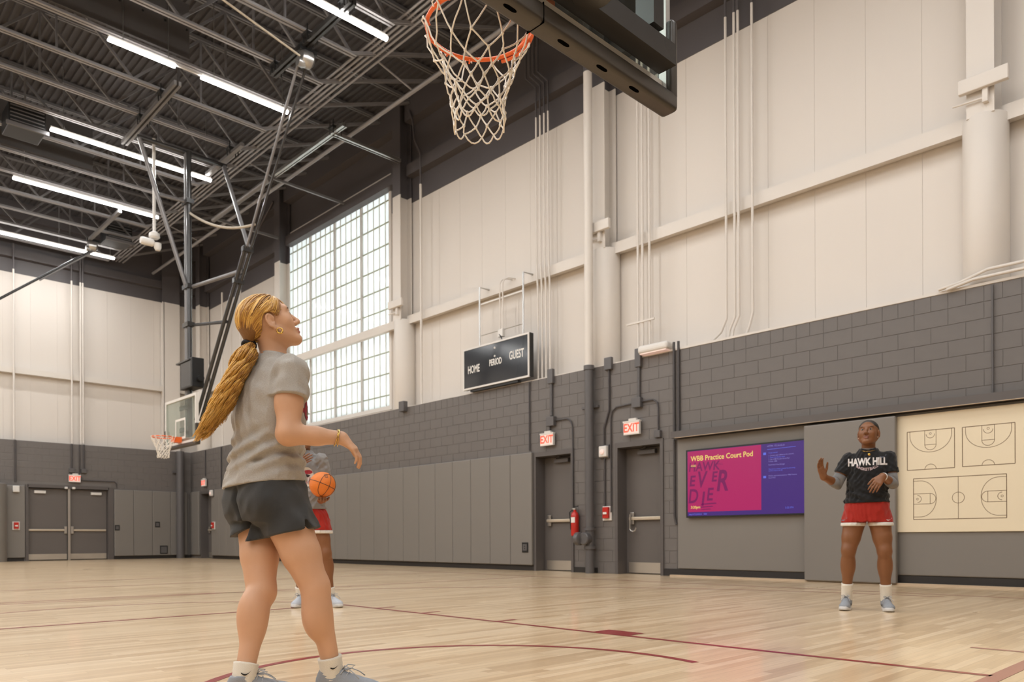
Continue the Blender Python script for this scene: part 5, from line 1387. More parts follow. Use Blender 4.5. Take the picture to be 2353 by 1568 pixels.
def project_text(fig, txt, size, target, center, u, w, n, m, parent, xs=1.0, bold=0.0, shear=0.0, off=0.0025, name='print', arc=0.0, cuts=2, spacing=1.0, polys=None):
    """letters laid on a garment: rays along n find the cloth"""
    from mathutils.bvhtree import BVHTree
    if polys is None: vs, fs = text_mesh(txt, size, xs, shear, bold, res=2, spacing=spacing)
    else: vs, fs = polys
    bm = bmesh.new(); bv = [bm.verts.new((a, b, 0)) for a, b in vs]
    for f in fs:
        try: bm.faces.new([bv[i] for i in f])
        except Exception: pass
    bmesh.ops.triangulate(bm, faces=bm.faces[:])
    for _ in range(cuts):
        le = [e for e in bm.edges if e.calc_length() > size*0.18]
        if not le: break
        bmesh.ops.subdivide_edges(bm, edges=le, cuts=1); bmesh.ops.triangulate(bm, faces=bm.faces[:])
    me = target.data; tw = np.array(wloc(target))
    V = np.empty(len(me.vertices)*3, np.float32); me.vertices.foreach_get('co', V); V = V.reshape(-1, 3) + tw
    bvh = BVHTree.FromPolygons([Vector(v) for v in V], [tuple(p.vertices) for p in me.polygons])
    o = fig.w1(center); R = np.stack([fig.A, fig.B, up], 0)
    U, Wv, N = (np.array(q, float)@R for q in (u, w, n))
    bm.verts.ensure_lookup_table(); bm.verts.index_update(); out = []
    for v in bm.verts:
        a, b = v.co.x, v.co.y
        if arc: b2 = b - a*a*arc; b = b2
        p = o + U*a + Wv*b
        hit = bvh.ray_cast(Vector(p + N*0.3), Vector(-N), 0.6)
        q = np.array(hit[0]) if hit[0] is not None else p
        out.append(q + N*off)
    faces = [tuple(v.index for v in f.verts) for f in bm.faces]; bm.free()
    return link_mesh(name, out, faces, m, parent or fig.root, fix=False)
# ------------------------------------------------------------------ people
def skin_mat(name, col, rough=0.48, sub=0.0):
    return mat(name, col, rough, spec=0.4, var=0.10, vscale=9, bump=0.04, bscale=140, sub=sub)
def cloth_mat(name, col, scale=900.0, var=0.08, rough=0.85, vscale=60, bump=0.25):
    return mat(name, col, rough, spec=0.25, var=var, vscale=vscale, bump=bump, bscale=scale*0.25, sheen=0.15)
PM = {}
PM['skin1'] = skin_mat('fair tanned skin', (0.59, 0.338, 0.208))
PM['lip1'] = mat('pink lips', (0.46, 0.20, 0.155), 0.4)
PM['skin2'] = skin_mat('deep brown skin', (0.215, 0.088, 0.036), 0.42)
PM['lip2'] = mat('brown pink lips', (0.22, 0.085, 0.06), 0.4)
PM['heather'] = cloth_mat('heather grey cotton', (0.375, 0.35, 0.318), var=0.22, vscale=260)
PM['short1'] = cloth_mat('charcoal mesh shorts', (0.046, 0.047, 0.048), bump=0.5, scale=2400)
PM['trim1'] = mat('white piping', (0.7, 0.68, 0.64), 0.7)
PM['blackt'] = cloth_mat('black cotton', (0.013, 0.013, 0.014))
PM['sleeve'] = cloth_mat('grey stretch sleeve', (0.20, 0.195, 0.195))
PM['redsh'] = cloth_mat('red mesh shorts', (0.36, 0.022, 0.014))
PM['whitet'] = cloth_mat('white knit', (0.68, 0.64, 0.58), var=0.04)
PM['greyt'] = cloth_mat('grey cotton', (0.25, 0.24, 0.235), var=0.12, vscale=200)
PM['sock'] = cloth_mat('cream rib knit', (0.72, 0.67, 0.58), var=0.04)
PM['shoe'] = mat('grey knit shoe', (0.27, 0.285, 0.31), 0.7, var=0.12, vscale=120, bump=0.2, bscale=260)
PM['shoew'] = mat('pale grey knit shoe', (0.46, 0.48, 0.52), 0.7, var=0.10, vscale=120, bump=0.2, bscale=260)
PM['sole'] = mat('pale rubber sole', (0.58, 0.57, 0.56), 0.5)
PM['lace'] = mat('grey lace', (0.40, 0.41, 0.43), 0.8)
PM['gold'] = mat('gold', (0.83, 0.52, 0.13), 0.18, metal=1.0)
PM['eyew'] = mat('eye white', (0.50, 0.46, 0.43), 0.25)
PM['iris'] = mat('dark iris', (0.025, 0.014, 0.01), 0.1)
PM['brow1'] = mat('light brown brow', (0.13, 0.07, 0.03), 0.8)
PM['brow2'] = mat('black brow', (0.012, 0.009, 0.008), 0.8)
PM['hair2'] = mat('black hair', (0.012, 0.010, 0.009), 0.42, bump=0.4, bscale=160, stretch=(1, 1, 0.2))
PM['scrunch'] = mat('black hair tie', (0.008, 0.008, 0.009), 0.8)
def hair_mat():
    m = bpy.data.materials.new('golden blonde hair'); m.use_nodes = True; nt = m.node_tree; b = nt.nodes['Principled BSDF']
    at = nt.nodes.new('ShaderNodeAttribute'); at.attribute_name = 'tone'
    rp = nt.nodes.new('ShaderNodeValToRGB'); c = rp.color_ramp
    c.elements[0].color = (0.15, 0.062, 0.014, 1); c.elements[1].color = (0.86, 0.54, 0.15, 1)
    e = c.elements.new(0.35); e.color = (0.36, 0.165, 0.030, 1)
    e = c.elements.new(0.65); e.color = (0.58, 0.32, 0.062, 1)
    nt.links.new(at.outputs['Fac'], rp.inputs[0]); nt.links.new(rp.outputs[0], b.inputs['Base Color'])
    b.inputs['Roughness'].default_value = 0.36; b.inputs['Specular IOR Level'].default_value = 0.5
    return m
PM['hair1'] = hair_mat()
PM['hairbase'] = mat('dark blonde hair base', (0.20, 0.088, 0.020), 0.5, bump=0.3, bscale=120)

def set_tone(o, tones):
    a = o.data.attributes.new('tone', 'FLOAT', 'POINT'); a.data.foreach_set('value', np.asarray(tones, np.float32))

def folds(seed, amp, freq=26, stretch=(1, 1, 1.0), warp=0.02):
    def f(P):
        q = P + warp*np.stack([wave_noise(P, 14, seed+1), wave_noise(P, 14, seed+2), wave_noise(P, 14, seed+3)], 1)
        n = wave_noise(q, freq*2.4, seed, 4, stretch)
        return amp*(np.abs(n) - 0.7) + amp*0.45*wave_noise(q, freq*4.5, seed+9, 5, stretch)
    return f

def hairline_cut(S, H, fx=0.060):
    """keep only the part of the cap behind the hairline"""
    o, R = H
    X = S.ax[0][:, None, None]-o[0]; Y = S.ax[1][None, :, None]-o[1]; Z = S.ax[2][None, None, :]-o[2]
    x = X*R[0, 0]+Y*R[1, 0]+Z*R[2, 0]; y = X*R[0, 1]+Y*R[1, 1]+Z*R[2, 1]; z = X*R[0, 2]+Y*R[1, 2]+Z*R[2, 2]
    front = (x - fx - 0.22*(z-0.08) + 1.6*y*y)*0.95
    zl = np.where(x > -0.025, 0.034 + 0.22*x, 0.0285 + 1.05*(x+0.025)); low = (zl - z)*0.75
    d = np.maximum(front, low).astype(np.float32); k = 0.010
    h = np.clip(0.5 - 0.5*(S.v-d)/k, 0, 1); S.v = (S.v*(1-h) + d*h + k*h*(1-h)).astype(np.float32)

# ============ the player in front
G = Fig((3.2*fw + (620-1176.5)/1775*3.2*rt), 'woman in grey T-shirt and charcoal shorts with long blonde ponytail looking up')
GH = head_frame((0.009, -0.015, 1.532), 24, 27)
S = SDF((-0.26, -0.36, 0.04), (0.47, 0.34, 1.68), 0.0045)
S.loft([(0.72, 0.0, 0, 0.14, 0.105, 50), (0.82, 0.0, 0, 0.150, 0.110, 50), (0.95, 0.0, 0, 0.130, 0.098, 42), (1.05, 0.005, 0, 0.120, 0.090, 42), (1.18, 0.012, 0, 0.130, 0.098, 44), (1.28, 0.02, 0, 0.130, 0.092, 44), (1.34, 0.028, 0, 0.105, 0.070, 44), (1.39, 0.03, 0, 0.06, 0.055, 44)], 0.02)
th = math.radians(50); gf = np.array((math.cos(th), math.sin(th), 0)); gr = np.array((math.sin(th), -math.cos(th), 0))
Rh, Lh = gr*0.085 + up*0.78, -gr*0.085 + up*0.78
Rk, Lk = V3(0.207, -0.085, 0.445), V3(-0.014, -0.075, 0.430)
Ra, La = V3(0.268, -0.050, 0.105), V3(-0.046, -0.185, 0.105)
add_leg(S, Rh, Rk, Ra, -gf, 0.097, 0.060, 0.061, 0.035)
add_leg(S, Lh, Lk, La, -gf, 0.094, 0.060, 0.060, 0.035)
for s in (-1, 1): S.ell(gr*0.078*s - gf*0.055 + up*0.80, (0.092, 0.092, 0.095), 0.03)
Rs, Ls = V3(0.124, -0.112, 1.312), V3(-0.080, 0.112, 1.312)
Re, Rw = V3(0.124, -0.160, 1.056), V3(0.318, -0.085, 1.048)
Le, Lw = V3(-0.06, 0.24, 1.08), V3(0.02, 0.20, 1.18)
for s_, e_, w_ in ((Rs, Re, Rw), (Ls, Le, Lw)):
    S.cone(s_, e_, 0.050, 0.046, 0.012); S.cone(e_, e_*0.45+w_*0.55, 0.045, 0.036, 0.02); S.cone(e_*0.5+w_*0.5, w_, 0.037, 0.0255, 0.015)
    S.ell(s_*0.50+e_*0.50 + np.array((-0.006, 0, 0)), (0.055, 0.053, 0.080), 0.02)
add_hand(S, Rw, (0.70, 0.12, -0.62), (-0.72, 0.15, -0.60), (0.2, 0.95, 0.2), 0.62, 0.86, thumb=0.4)
add_hand(S, Lw, (0.1, -0.3, 0.9), (-0.5, 0.3, 0.2), (0.2, -0.8, 0.3), 0.6)
add_head(S, GH, (0.028, 0.0, 1.37), 0.053)
lz = lip_zone(GH)
G.put('body', S, [PM['skin1'], PM['lip1']], 1, mi=lambda C: lz(C).astype(np.int32))
eye_parts(G, GH, PM['eyew'], PM['iris'], PM['brow1'])
# shirt
S = SDF((-0.28, -0.32, 0.83), (0.28, 0.30, 1.46), 0.0045)
S.loft([(0.80, -0.022, 0, 0.182, 0.158, 44), (0.875, -0.018, 0, 0.178, 0.153, 43), (0.95, -0.012, 0, 0.164, 0.140, 40), (1.05, -0.004, 0, 0.152, 0.130, 42), (1.16, 0.002, 0, 0.160, 0.136, 44), (1.25, 0.008, 0, 0.158, 0.128, 44), (1.318, 0.020, 0, 0.146, 0.104, 44), (1.362, 0.028, 0, 0.108, 0.084, 44), (1.400, 0.032, 0, 0.074, 0.072, 44)], 0.02)
for s_, e_ in ((Rs, Re), (Ls, Le)):
    S.cone(s_, s_*0.25+e_*0.75, 0.065, 0.073, 0.034)
d = (Re-Rs)/np.linalg.norm(Re-Rs)
S.displace(folds(11, 0.0062, 26, (1, 1, 0.8)), 0.04)
S.displace(lambda P: -0.0085*np.exp(-((P[:, 2]-0.99)/0.075)**2)*np.sin(P[:, 2]*105 - P[:, 0]*42 + 1.6*np.sin(P[:, 1]*16+P[:, 0]*9)), 0.04)
# sleeve ends: cut the part of each sleeve beyond its hem
def cut_sleeve(S, s_, e_, t, r=0.13):
    d = (e_-s_)/np.linalg.norm(e_-s_); p = s_ + (e_-s_)*t
    sl, X, Y, Z = S.sub(p-0.14, p+np.array((0.14, 0.14, 0.10)), 0)
    ax = (X-p[0])*d[0]+(Y-p[1])*d[1]+(Z-p[2])*d[2]
    q = np.sqrt(np.maximum((X-p[0])**2+(Y-p[1])**2+(Z-p[2])**2-ax**2, 0))
    return sl, ax, q
def torso_mask_cut(S, s_, e_, t, inner):
    """remove sleeve cloth past t, only outside the torso (inner = loft levels slightly bigger than the torso)"""
    T = SDF(S.lo, [a[-1]-S.h*0.5 for a in S.ax], S.h); T.v = T.v[:S.v.shape[0], :S.v.shape[1], :S.v.shape[2]]
    T.loft(inner, 0.0)
    d = (e_-s_)/np.linalg.norm(e_-s_); p = s_ + (e_-s_)*t
    X = S.ax[0][:, None, None]; Y = S.ax[1][None, :, None]; Z = S.ax[2][None, None, :]
    beyond = -((X-p[0])*d[0]+(Y-p[1])*d[1]+(Z-p[2])*d[2])
    near = np.sqrt((X-p[0]-d[0]*0.06)**2+(Y-p[1]-d[1]*0.06)**2+(Z-p[2]-d[2]*0.06)**2) - 0.17
    sh = tuple(min(a, b) for a, b in zip(S.v.shape, T.v.shape)); z = tuple(slice(0, q) for q in sh)
    rem = np.maximum(np.maximum(beyond + np.zeros(S.v.shape, np.float32), near), -(np.pad(T.v[z], [(0, S.v.shape[i]-sh[i]) for i in range(3)], constant_values=0.5)))
    S.v = np.maximum(S.v, -rem.astype(np.float32))
tl = [(0.80, -0.022, 0, 0.190, 0.165, 44), (0.95, -0.012, 0, 0.172, 0.148, 40), (1.05, -0.004, 0, 0.160, 0.138, 42), (1.16, 0.002, 0, 0.168, 0.144, 44), (1.25, 0.008, 0, 0.166, 0.136, 44), (1.44, 0.020, 0, 0.154, 0.110, 44)]
torso_mask_cut(S, Rs, Re, 0.43, tl); torso_mask_cut(S, Ls, Le, 0.46, tl)
S.clip((0, 0, 0.866), (0.10, 0.0, -1))
S.cone((0.034, 0, 1.385), (0.040, 0.004, 1.45), 0.056, 0.062, 0.004, 's')
shirt = G.put('t_shirt', S, PM['heather'], 1)
mb = MB(); mb.tube([(0.034+0.064*math.cos(a), 0.063*math.sin(a), 1.396 - 0.010*math.cos(a-0.6)) for a in np.linspace(0, 2*math.pi, 40, endpoint=False)], 0.0058, 8, closed=True); G.mb('collar', mb, PM['heather'], shirt)
PM['maroon'] = mat('maroon print', (0.26, 0.02, 0.035), 0.7)
f30 = np.array((math.cos(math.radians(24)), math.sin(math.radians(24)), 0)); r30 = np.array((f30[1], -f30[0], 0))
project_text(G, 'SJU', 0.10, shirt, (0.14, -0.03, 1.19), -r30*-1, up, f30, PM['maroon'], shirt, xs=0.9, bold=0.004, name='chest_print')
# shorts
S = SDF((-0.26, -0.29, 0.60), (0.30, 0.28, 0.95), 0.0045)
S.loft([(0.715, -0.006, -0.006, 0.165, 0.130, 50), (0.80, -0.010, -0.010, 0.176, 0.148, 50), (0.87, -0.008, -0.006, 0.164, 0.140, 48), (0.93, -0.003, 0, 0.150, 0.120, 46)], 0.02)
for s in (-1, 1): S.ell(gr*0.080*s - gf*0.060 + up*0.79, (0.096, 0.096, 0.100), 0.025)
S.cone(Rh + gr*0.004, Rh*0.34+Rk*0.66, 0.104, 0.110, 0.012); S.cone(Lh - gr*0.004, Lh*0.34+Lk*0.66, 0.104, 0.116, 0.012)
mid = (Rh+Lh)/2
crz = lambda P: P@gr - 0.10*np.clip(0.80-P[:, 2], 0, 0.2)
S.displace(folds(31, 0.0045, 26, (1, 1, 0.7)), 0.03)
S.displace(lambda P: 0.016*np.exp(-(crz(P)/0.010)**2)*(P@gf < 0.02)*np.clip((0.86-P[:, 2])/0.05, 0, 1), 0.05)
X_ = S.ax[0][:, None, None]; Y_ = S.ax[1][None, :, None]; Z_ = S.ax[2][None, None, :]
lt_ = X_*gr[0] + Y_*gr[1] - 0.012
zc_ = np.where(lt_ < 0, np.minimum(0.650 + 0.40*(X_+0.15), 0.690), 0.652 + 0.20*(X_-0.04)) + 0*Z_
S.v = np.maximum(S.v, (zc_ - Z_).astype(np.float32)*0.95)
for bb_, da_ in ((-0.125, 0.006), (-0.165, 0.0), (-0.205, -0.006)): S.cone(V3(0.172+da_, bb_, 0.722), V3(0.196+da_, bb_-0.005, 0.645), 0.005, 0.034, 0.002, 's')
sh_o = G.put('shorts', S, PM['short1'], 1)
# socks and shoes
sm = dict(shoe=PM['shoe'], sole=PM['sole'], lace=PM['lace'], mark=PM['black'] if 'black' in PM else M['black'], sock=PM['sock'], sk=1.06)
tr_ = np.array((math.cos(math.radians(18)), math.sin(math.radians(18))))
shoe(G, (Ra[0], Ra[1], 0), (0.98, -0.12), sm, Ra + (Rk-Ra)*0.165, Ra)
shoe(G, (La[0], La[1], 0), (0.90, 0.42), sm, La + (Lk-La)*0.150, La)
mb = MB()
for k in (0, 1):
    c_ = Ra if k == 0 else La
    c2 = c_ + ((Rk if k == 0 else Lk)-c_)*0.05; t = np.linspace(0, 1, 10)
    top = [c2 + V3(0.002+0.034*q, -0.0475 + 0.010*q*q, 0.008-0.012*math.sin(min(1, q*1.4)*1.57)+0.014*q*q) for q in t]; bot = [c2 + V3(0.002+0.034*q, -0.0475 + 0.010*q*q, 0.004-0.014*math.sin(min(1, q*1.6)*1.57)*(1-q)**.5+0.014*q*q-0.006*q) for q in t]
    mb.add(top+bot, [(i, i+1, 11+i, 10+i) for i in range(9)])
G.mb('sock_mark', mb, M['black'])
# jewellery
o_, R_ = GH
ec = o_ + R_@np.array((0.004, -0.080, -0.055))
mb = MB(); mb.tube([ec + R_@np.array((0.011*math.sin(a), -0.002, 0.011*math.cos(a))) for a in np.linspace(0, 2*math.pi, 22, endpoint=False)], [0.0022+0.0018*(1-math.cos(a))/2 for a in np.linspace(0, 2*math.pi, 22, endpoint=False)], 8, closed=True); G.mb('hoop_earring', mb, PM['gold'])
ec = o_ + R_@np.array((-0.022, -0.079, 0.006))
mb = MB(); mb.tube([ec + R_@np.array((0.004*math.sin(a), -0.003*math.cos(a), 0.002)) for a in np.linspace(0, 2*math.pi, 12, endpoint=False)], 0.0012, 6, closed=True); G.mb('ear_cuff', mb, PM['gold'])
wa = (Rw-Re)/np.linalg.norm(Rw-Re); wu, ww = MB().frame_of(wa)
for k, off in enumerate((-0.022, -0.012)):
    mb = MB(); cc = Rw + wa*off; mb.tube([cc + (wu*math.cos(a)*0.034 + ww*math.sin(a)*0.034) + wa*0.006*math.sin(a+k) for a in np.linspace(0, 2*math.pi, 28, endpoint=False)], 0.0017, 6, closed=True); G.mb('bracelet', mb, PM['gold'])
# hair: a cap over the skull, strands combed to the tie, wavy ponytail
def head_pt(q): return o_ + R_@np.array(q, float)
S = SDF((-0.20, -0.16, 1.38), (0.16, 0.14, 1.70), 0.004)
Rm = [list(R_[i]) for i in range(3)]
S.ell(head_pt((-0.018, 0, 0.031)), (0.1045, 0.0830, 0.0900), 0.0, R=Rm)
S.cone(head_pt((-0.07, 0, 0.0)), head_pt((-0.112, 0, -0.046)), 0.055, 0.020, 0.04)
hairline_cut(S, GH)
cap = G.put('hair', S, PM['hairbase'], 2)
cap['label'] = 'golden blonde hair pulled back into a tie'
rr = random.Random(4)
tie = np.array((-0.118, 0.0, -0.050)); cc0 = np.array((-0.018, 0, 0.031)); rad0 = np.array((0.1055, 0.0840, 0.0910))
mb = MB(); tones = []
def strand(mb, pts, r, n=5, flat=1.0):
    k0 = len(mb.v); mb.tube(pts, r, n, flat=flat); return len(mb.v)-k0
NS = 950
for i in range(NS):
    t = (i+0.5)/NS*2-1                       # around the hairline from right to left over the forehead
    ay = math.sin(t*math.pi/2*1.02)
    # hairline start in direction space
    ang = t*math.pi*0.5
    kx = (0, 0.25, 0.45, 0.60, 0.74, 0.87, 1.0); sgn = 1 if t > 0 else -1
    st = np.array((np.interp(abs(t), kx, (0.062, 0.060, 0.054, 0.046, 0.004, -0.040, -0.085)), sgn*np.interp(abs(t), kx, (0.0, 0.034, 0.058, 0.070, 0.079, 0.078, 0.055)), np.interp(abs(t), kx, (0.094, 0.084, 0.066, 0.050, 0.046, 0.010, -0.043))))
    st = st + np.array((rr.uniform(-.005, .002), rr.uniform(-.003, .003), rr.uniform(-.001, .004)))
    if i % 4 == 0:      # hair of the crown and the back of the head
        v_ = np.array((-rr.uniform(0.0, 1.0), rr.uniform(-1, 1), rr.uniform(-0.15, 1.0))); v_ /= np.linalg.norm(v_); st = cc0 + v_*rad0
    elif rr.random() < 0.35: st = st*rr.uniform(0.3, 0.95) + np.array((-0.06, st[1]*0.1, 0.075))*rr.uniform(0.05, 0.6)
    d0 = (st-cc0)/rad0; d0 /= np.linalg.norm(d0); d1 = (tie-cc0)/rad0; d1 /= np.linalg.norm(d1)
    om = math.acos(max(-1, min(1, d0@d1))); pts = []; ph = rr.uniform(0, 6.28); lift = rr.uniform(-0.0005, 0.0040); sway = rr.uniform(-0.05, 0.05)
    for u_ in np.linspace(0, 1, 15):
        d = (math.sin((1-u_)*om)*d0 + math.sin(u_*om)*d1)/max(1e-6, math.sin(om))
        d = d + np.array((0, sway*math.sin(u_*math.pi), 0.02*math.sin(u_*9+ph)*(1-u_) + 0.55*math.sin(u_*math.pi)*math.exp(-((abs(t)-0.62)/0.17)**2)))
        d /= np.linalg.norm(d)
        p = cc0 + d*rad0*(1+lift/0.09*math.sin(min(1, u_*1.3)*math.pi) )
        if abs(p[1]) > 0.045 and -0.080 < p[0] < 0.016:      # the hair is tucked over and behind the ear
            zmin = 0.030 if p[0] > -0.034 else 0.030 - (-0.034-p[0])*2.4
            if p[2] < zmin:
                p[2] = zmin; q_ = (p-cc0)/rad0; p[1] = math.copysign(rad0[1]*math.sqrt(max(0.05, 1-q_[0]**2-q_[2]**2)), p[1])
        w = max(0, (u_-0.72)/0.28)**1.5
        p = p*(1-w) + (tie + np.array((0.002, rr.uniform(-.012, .012), rr.uniform(-.010, .012))))*w
        pts.append(head_pt(p))
    n = strand(mb, pts, [0.0014+0.0010*math.sin(math.pi*min(1, 0.15+v)) for v in np.linspace(0, 0.8, 15)], 4); 
    tone = min(1, max(0, rr.gauss(0.52, 0.24) + (0.25 if abs(t) < 0.75 and rr.random() < 0.2 else 0))); tones += [tone]*n
o = G.mb('combed_strands', mb, PM['hair1'], cap); set_tone(o, tones)
# ponytail path in figure coordinates
tp = head_pt(tie)
path = [tp, tp + V3(-0.012, -0.030, -0.028), V3(-0.078, -0.098, 1.345), V3(-0.107, -0.120, 1.274), V3(-0.133, -0.126, 1.215), V3(-0.160, -0.128, 1.150), V3(-0.205, -0.128, 1.070)]
def bez(path, u_):
    n = len(path)-1; x = u_*n; i = min(int(x), n-1); f = x-i
    p0, p1, p2, p3 = path[max(i-1, 0)], path[i], path[i+1], path[min(i+2, n)]
    return 0.5*((2*p1) + (-p0+p2)*f + (2*p0-5*p1+4*p2-p3)*f*f + (-p0+3*p1-3*p2+p3)*f**3)
mb = MB(); tones = []
lat = np.array((0.86, -0.2, 0.48)); lat /= np.linalg.norm(lat); dep_ = np.array((0.25, 0.95, 0.0)); dep_ /= np.linalg.norm(dep_)
clumps = [(rr.uniform(0, 6.28), rr.uniform(5.0, 6.8), rr.uniform(0.80, 1.0), rr.gauss(0, 0.07)) for _ in range(15)]
for i in range(1700):
    a = rr.uniform(0, 6.28); q = math.sqrt(rr.random()); ox, oy = q*math.cos(a), q*math.sin(a)
    ck = min(range(15), key=lambda c: (ox-0.8*math.cos(c*2.4)*math.sqrt((c+.5)/15))**2 + (oy-0.8*math.sin(c*2.4)*math.sqrt((c+.5)/15))**2)
    cph, cwl, cend, ctone = clumps[ck]; ccx, ccy = 0.8*math.cos(ck*2.4)*math.sqrt((ck+.5)/15), 0.8*math.sin(ck*2.4)*math.sqrt((ck+.5)/15)
    end = min(1.03, cend + rr.uniform(-0.06, 0.08)); ph = cph + rr.gauss(0, 0.55); cwl = cwl + rr.gauss(0, 0.25); am = rr.uniform(0.008, 0.014); pts = []; rs = []; N = 30
    for u_ in np.linspace(0, end, N):
        c_ = bez(path, min(u_, 0.999)); wd = 0.013 + 0.034*math.sin(min(1, max(0, u_-0.03)*3.2)*math.pi/2) + 0.026*u_
        g = 0.35*max(0, (u_-0.35)/0.65); px_, py_ = ox*(1-g)+ccx*g, oy*(1-g)+ccy*g     # strands gather into locks towards the tips
        wv = am*min(1, u_*4)
        off = lat*(px_*wd*1.10 + wv*math.sin(u_*cwl*6.28+ph)) + dep_*(py_*wd*0.75 + wv*math.cos(u_*cwl*6.28+ph)) + up*(0.4*wv*math.sin(u_*cwl*6.28+ph+1.0))
        pts.append(c_ + off); rs.append(0.0020*(1-0.75*max(0, (u_/end-0.6)/0.4)**2))
    n = strand(mb, pts, rs, 4)
    base = 0.56 + 0.10*(-ox) + ctone
    tones += list(np.clip(np.repeat(np.linspace(base-0.06, base+0.12, N), 4) + rr.gauss(0, 0.17), 0, 1))
o = G.mb('ponytail', mb, PM['hair1'], cap); set_tone(o, tones)
mb = MB(); tdir = (path[1]-path[0])/np.linalg.norm(path[1]-path[0]); a_, b_ = mb.frame_of(tdir)
for k in (-0.010, 0.0, 0.010): mb.tube([tp + tdir*k + (a_*math.cos(t)+b_*math.sin(t))*0.0215 for t in np.linspace(0, 6.283, 20, endpoint=False)], 0.0078, 7, closed=True)
G.mb('hair_tie', mb, PM['scrunch'], cap)

# ============ a shared builder for the two players farther away
def hair_cap(fig, H, m, back=(-0.105, 0, -0.02), bun=0.038, h=0.005, sc=1.0):
    o, R = H; Rm = [list(R[i]) for i in range(3)]
    def hp(q): return o + R@np.array(q, float)
    S = SDF(o-0.20, o+0.20, h)
    S.ell(hp((-0.018*sc, 0, 0.031*sc)), (0.101*sc, 0.0800*sc, 0.0875*sc), 0.0, R=Rm)
    hairline_cut(S, H, 0.066*sc)
    S.ell(hp(back), (bun, bun, bun), 0.012, R=Rm)
    return fig.put('hair', S, m, 1)

# ============ the player by the sliding pad
vB = fw + (1990-1176.5)/1775*rt; vB = vB/np.linalg.norm(vB); aB = np.array((vB[1], -vB[0], 0))
B = Fig((6.78*fw + (1990-1176.5)/1775*6.78*rt), 'woman in black HAWK HILL T-shirt and red shorts standing before the sliding pad', aB, vB, 1.0)
BH = head_frame((0.022, -0.02, 1.545), -100, 15)
S = SDF((-0.48, -0.50, 0.05), (0.36, 0.24, 1.70), 0.006)
S.loft([(0.84, 0.005, 0, 0.155, 0.108, -95), (0.90, 0.008, 0, 0.165, 0.112, -95), (1.02, 0.012, 0, 0.135, 0.098, -95), (1.15, 0.015, 0, 0.140, 0.100, -95), (1.26, 0.02, 0, 0.140, 0.096, -96), (1.33, 0.022, 0, 0.105, 0.072, -97), (1.385, 0.022, -0.005, 0.058, 0.055, -97)], 0.02)
rh, lh = V3(-0.088, 0, 0.80), V3(0.105, 0, 0.80); rk, lk = V3(-0.140, -0.045, 0.52), V3(0.145, -0.045, 0.515); ra, la = V3(-0.158, 0.02, 0.105), V3(0.157, 0.02, 0.105)
add_leg(S, rh, rk, ra, (0, 1, 0), 0.096, 0.064, 0.064, 0.037); add_leg(S, lh, lk, la, (0, 1, 0), 0.096, 0.064, 0.064, 0.037)
rs_, ls_ = V3(-0.136, 0.0, 1.325), V3(0.180, 0.0, 1.325)
re_, rw_ = V3(-0.235, -0.03, 1.115), V3(-0.335, -0.20, 1.165); le_, lw_ = V3(0.205, -0.03, 1.105), V3(0.130, -0.215, 1.150)
for s_, e_, w_ in ((rs_, re_, rw_), (ls_, le_, lw_)):
    S.cone(s_, e_, 0.052, 0.044, 0.012); S.cone(e_, w_, 0.043, 0.027, 0.012)
add_hand(S, rw_, (-0.25, -0.35, 0.85), (0.5, -0.5, 0.1), (0.8, 0.3, 0.3), 0.28, 1.02)
add_hand(S, lw_, (-0.45, -0.45, -0.65), (-0.3, 0.5, -0.6), (-0.6, 0.2, 0.6), 0.35, 1.02)
add_head(S, BH, (0.022, 0.0, 1.37), 0.056, 1.05)
lz2 = lip_zone(BH, 1.05); B.put('body', S, [PM['skin2'], PM['lip2']], 1, mi=lambda C: lz2(C).astype(np.int32))
eye_parts(B, BH, PM['eyew'], PM['iris'], PM['brow2'], 1.05)
hair_cap(B, BH, PM['hair2'], sc=1.05)
# stretch sleeves under the shirt
for s_, e_, w_ in ((rs_, re_, rw_), (ls_, le_, lw_)):
    mb = MB(); pts = [s_*0.35+e_*0.65, s_*0.12+e_*0.88, e_ + (e_-(s_+w_)/2)*0.06, e_*0.85+w_*0.15, e_*0.62+w_*0.38]
    pts = [np.array(p) for p in pts]; mb.tube(pts, [0.053, 0.052, 0.052, 0.048, 0.043], 18); B.mb('arm_sleeve', mb, PM['sleeve'])
S = SDF((-0.34, -0.24, 0.86), (0.38, 0.24, 1.46), 0.006)
bl = [(0.85, 0.005, 0, 0.186, 0.138, -95), (0.945, 0.008, 0, 0.183, 0.135, -95), (1.02, 0.010, 0, 0.168, 0.125, -95), (1.15, 0.015, 0, 0.160, 0.123, -95), (1.27, 0.02, 0, 0.164, 0.120, -96), (1.325, 0.022, 0, 0.152, 0.098, -97), (1.370, 0.022, 0, 0.108, 0.082, -97), (1.412, 0.022, -0.004, 0.072, 0.070, -97)]
S.loft(bl, 0.02)
for s_, e_ in ((rs_, re_), (ls_, le_)): S.cone(s_, s_*0.2+e_*0.8, 0.060, 0.068, 0.035)
S.displace(folds(51, 0.006, 30), 0.04)
S.displace(lambda P: -0.006*np.exp(-((P[:, 2]-0.99)/0.06)**2)*np.sin(P[:, 2]*85 + P[:, 0]*20 + 1.2*np.sin(P[:, 0]*14)), 0.04)
bt = [(q[0], q[1], q[2], q[3]+0.008, q[4]+0.008, q[5]) for q in bl]
torso_mask_cut(S, rs_, re_, 0.60, bt); torso_mask_cut(S, ls_, le_, 0.60, bt)
S.clip((0, 0, 0.938), (0.02, 0, -1)); S.cone((0.022, -0.012, 1.405), (0.022, -0.05, 1.47), 0.056, 0.062, 0.004, 's')
bs = B.put('t_shirt', S, PM['blackt'], 1)
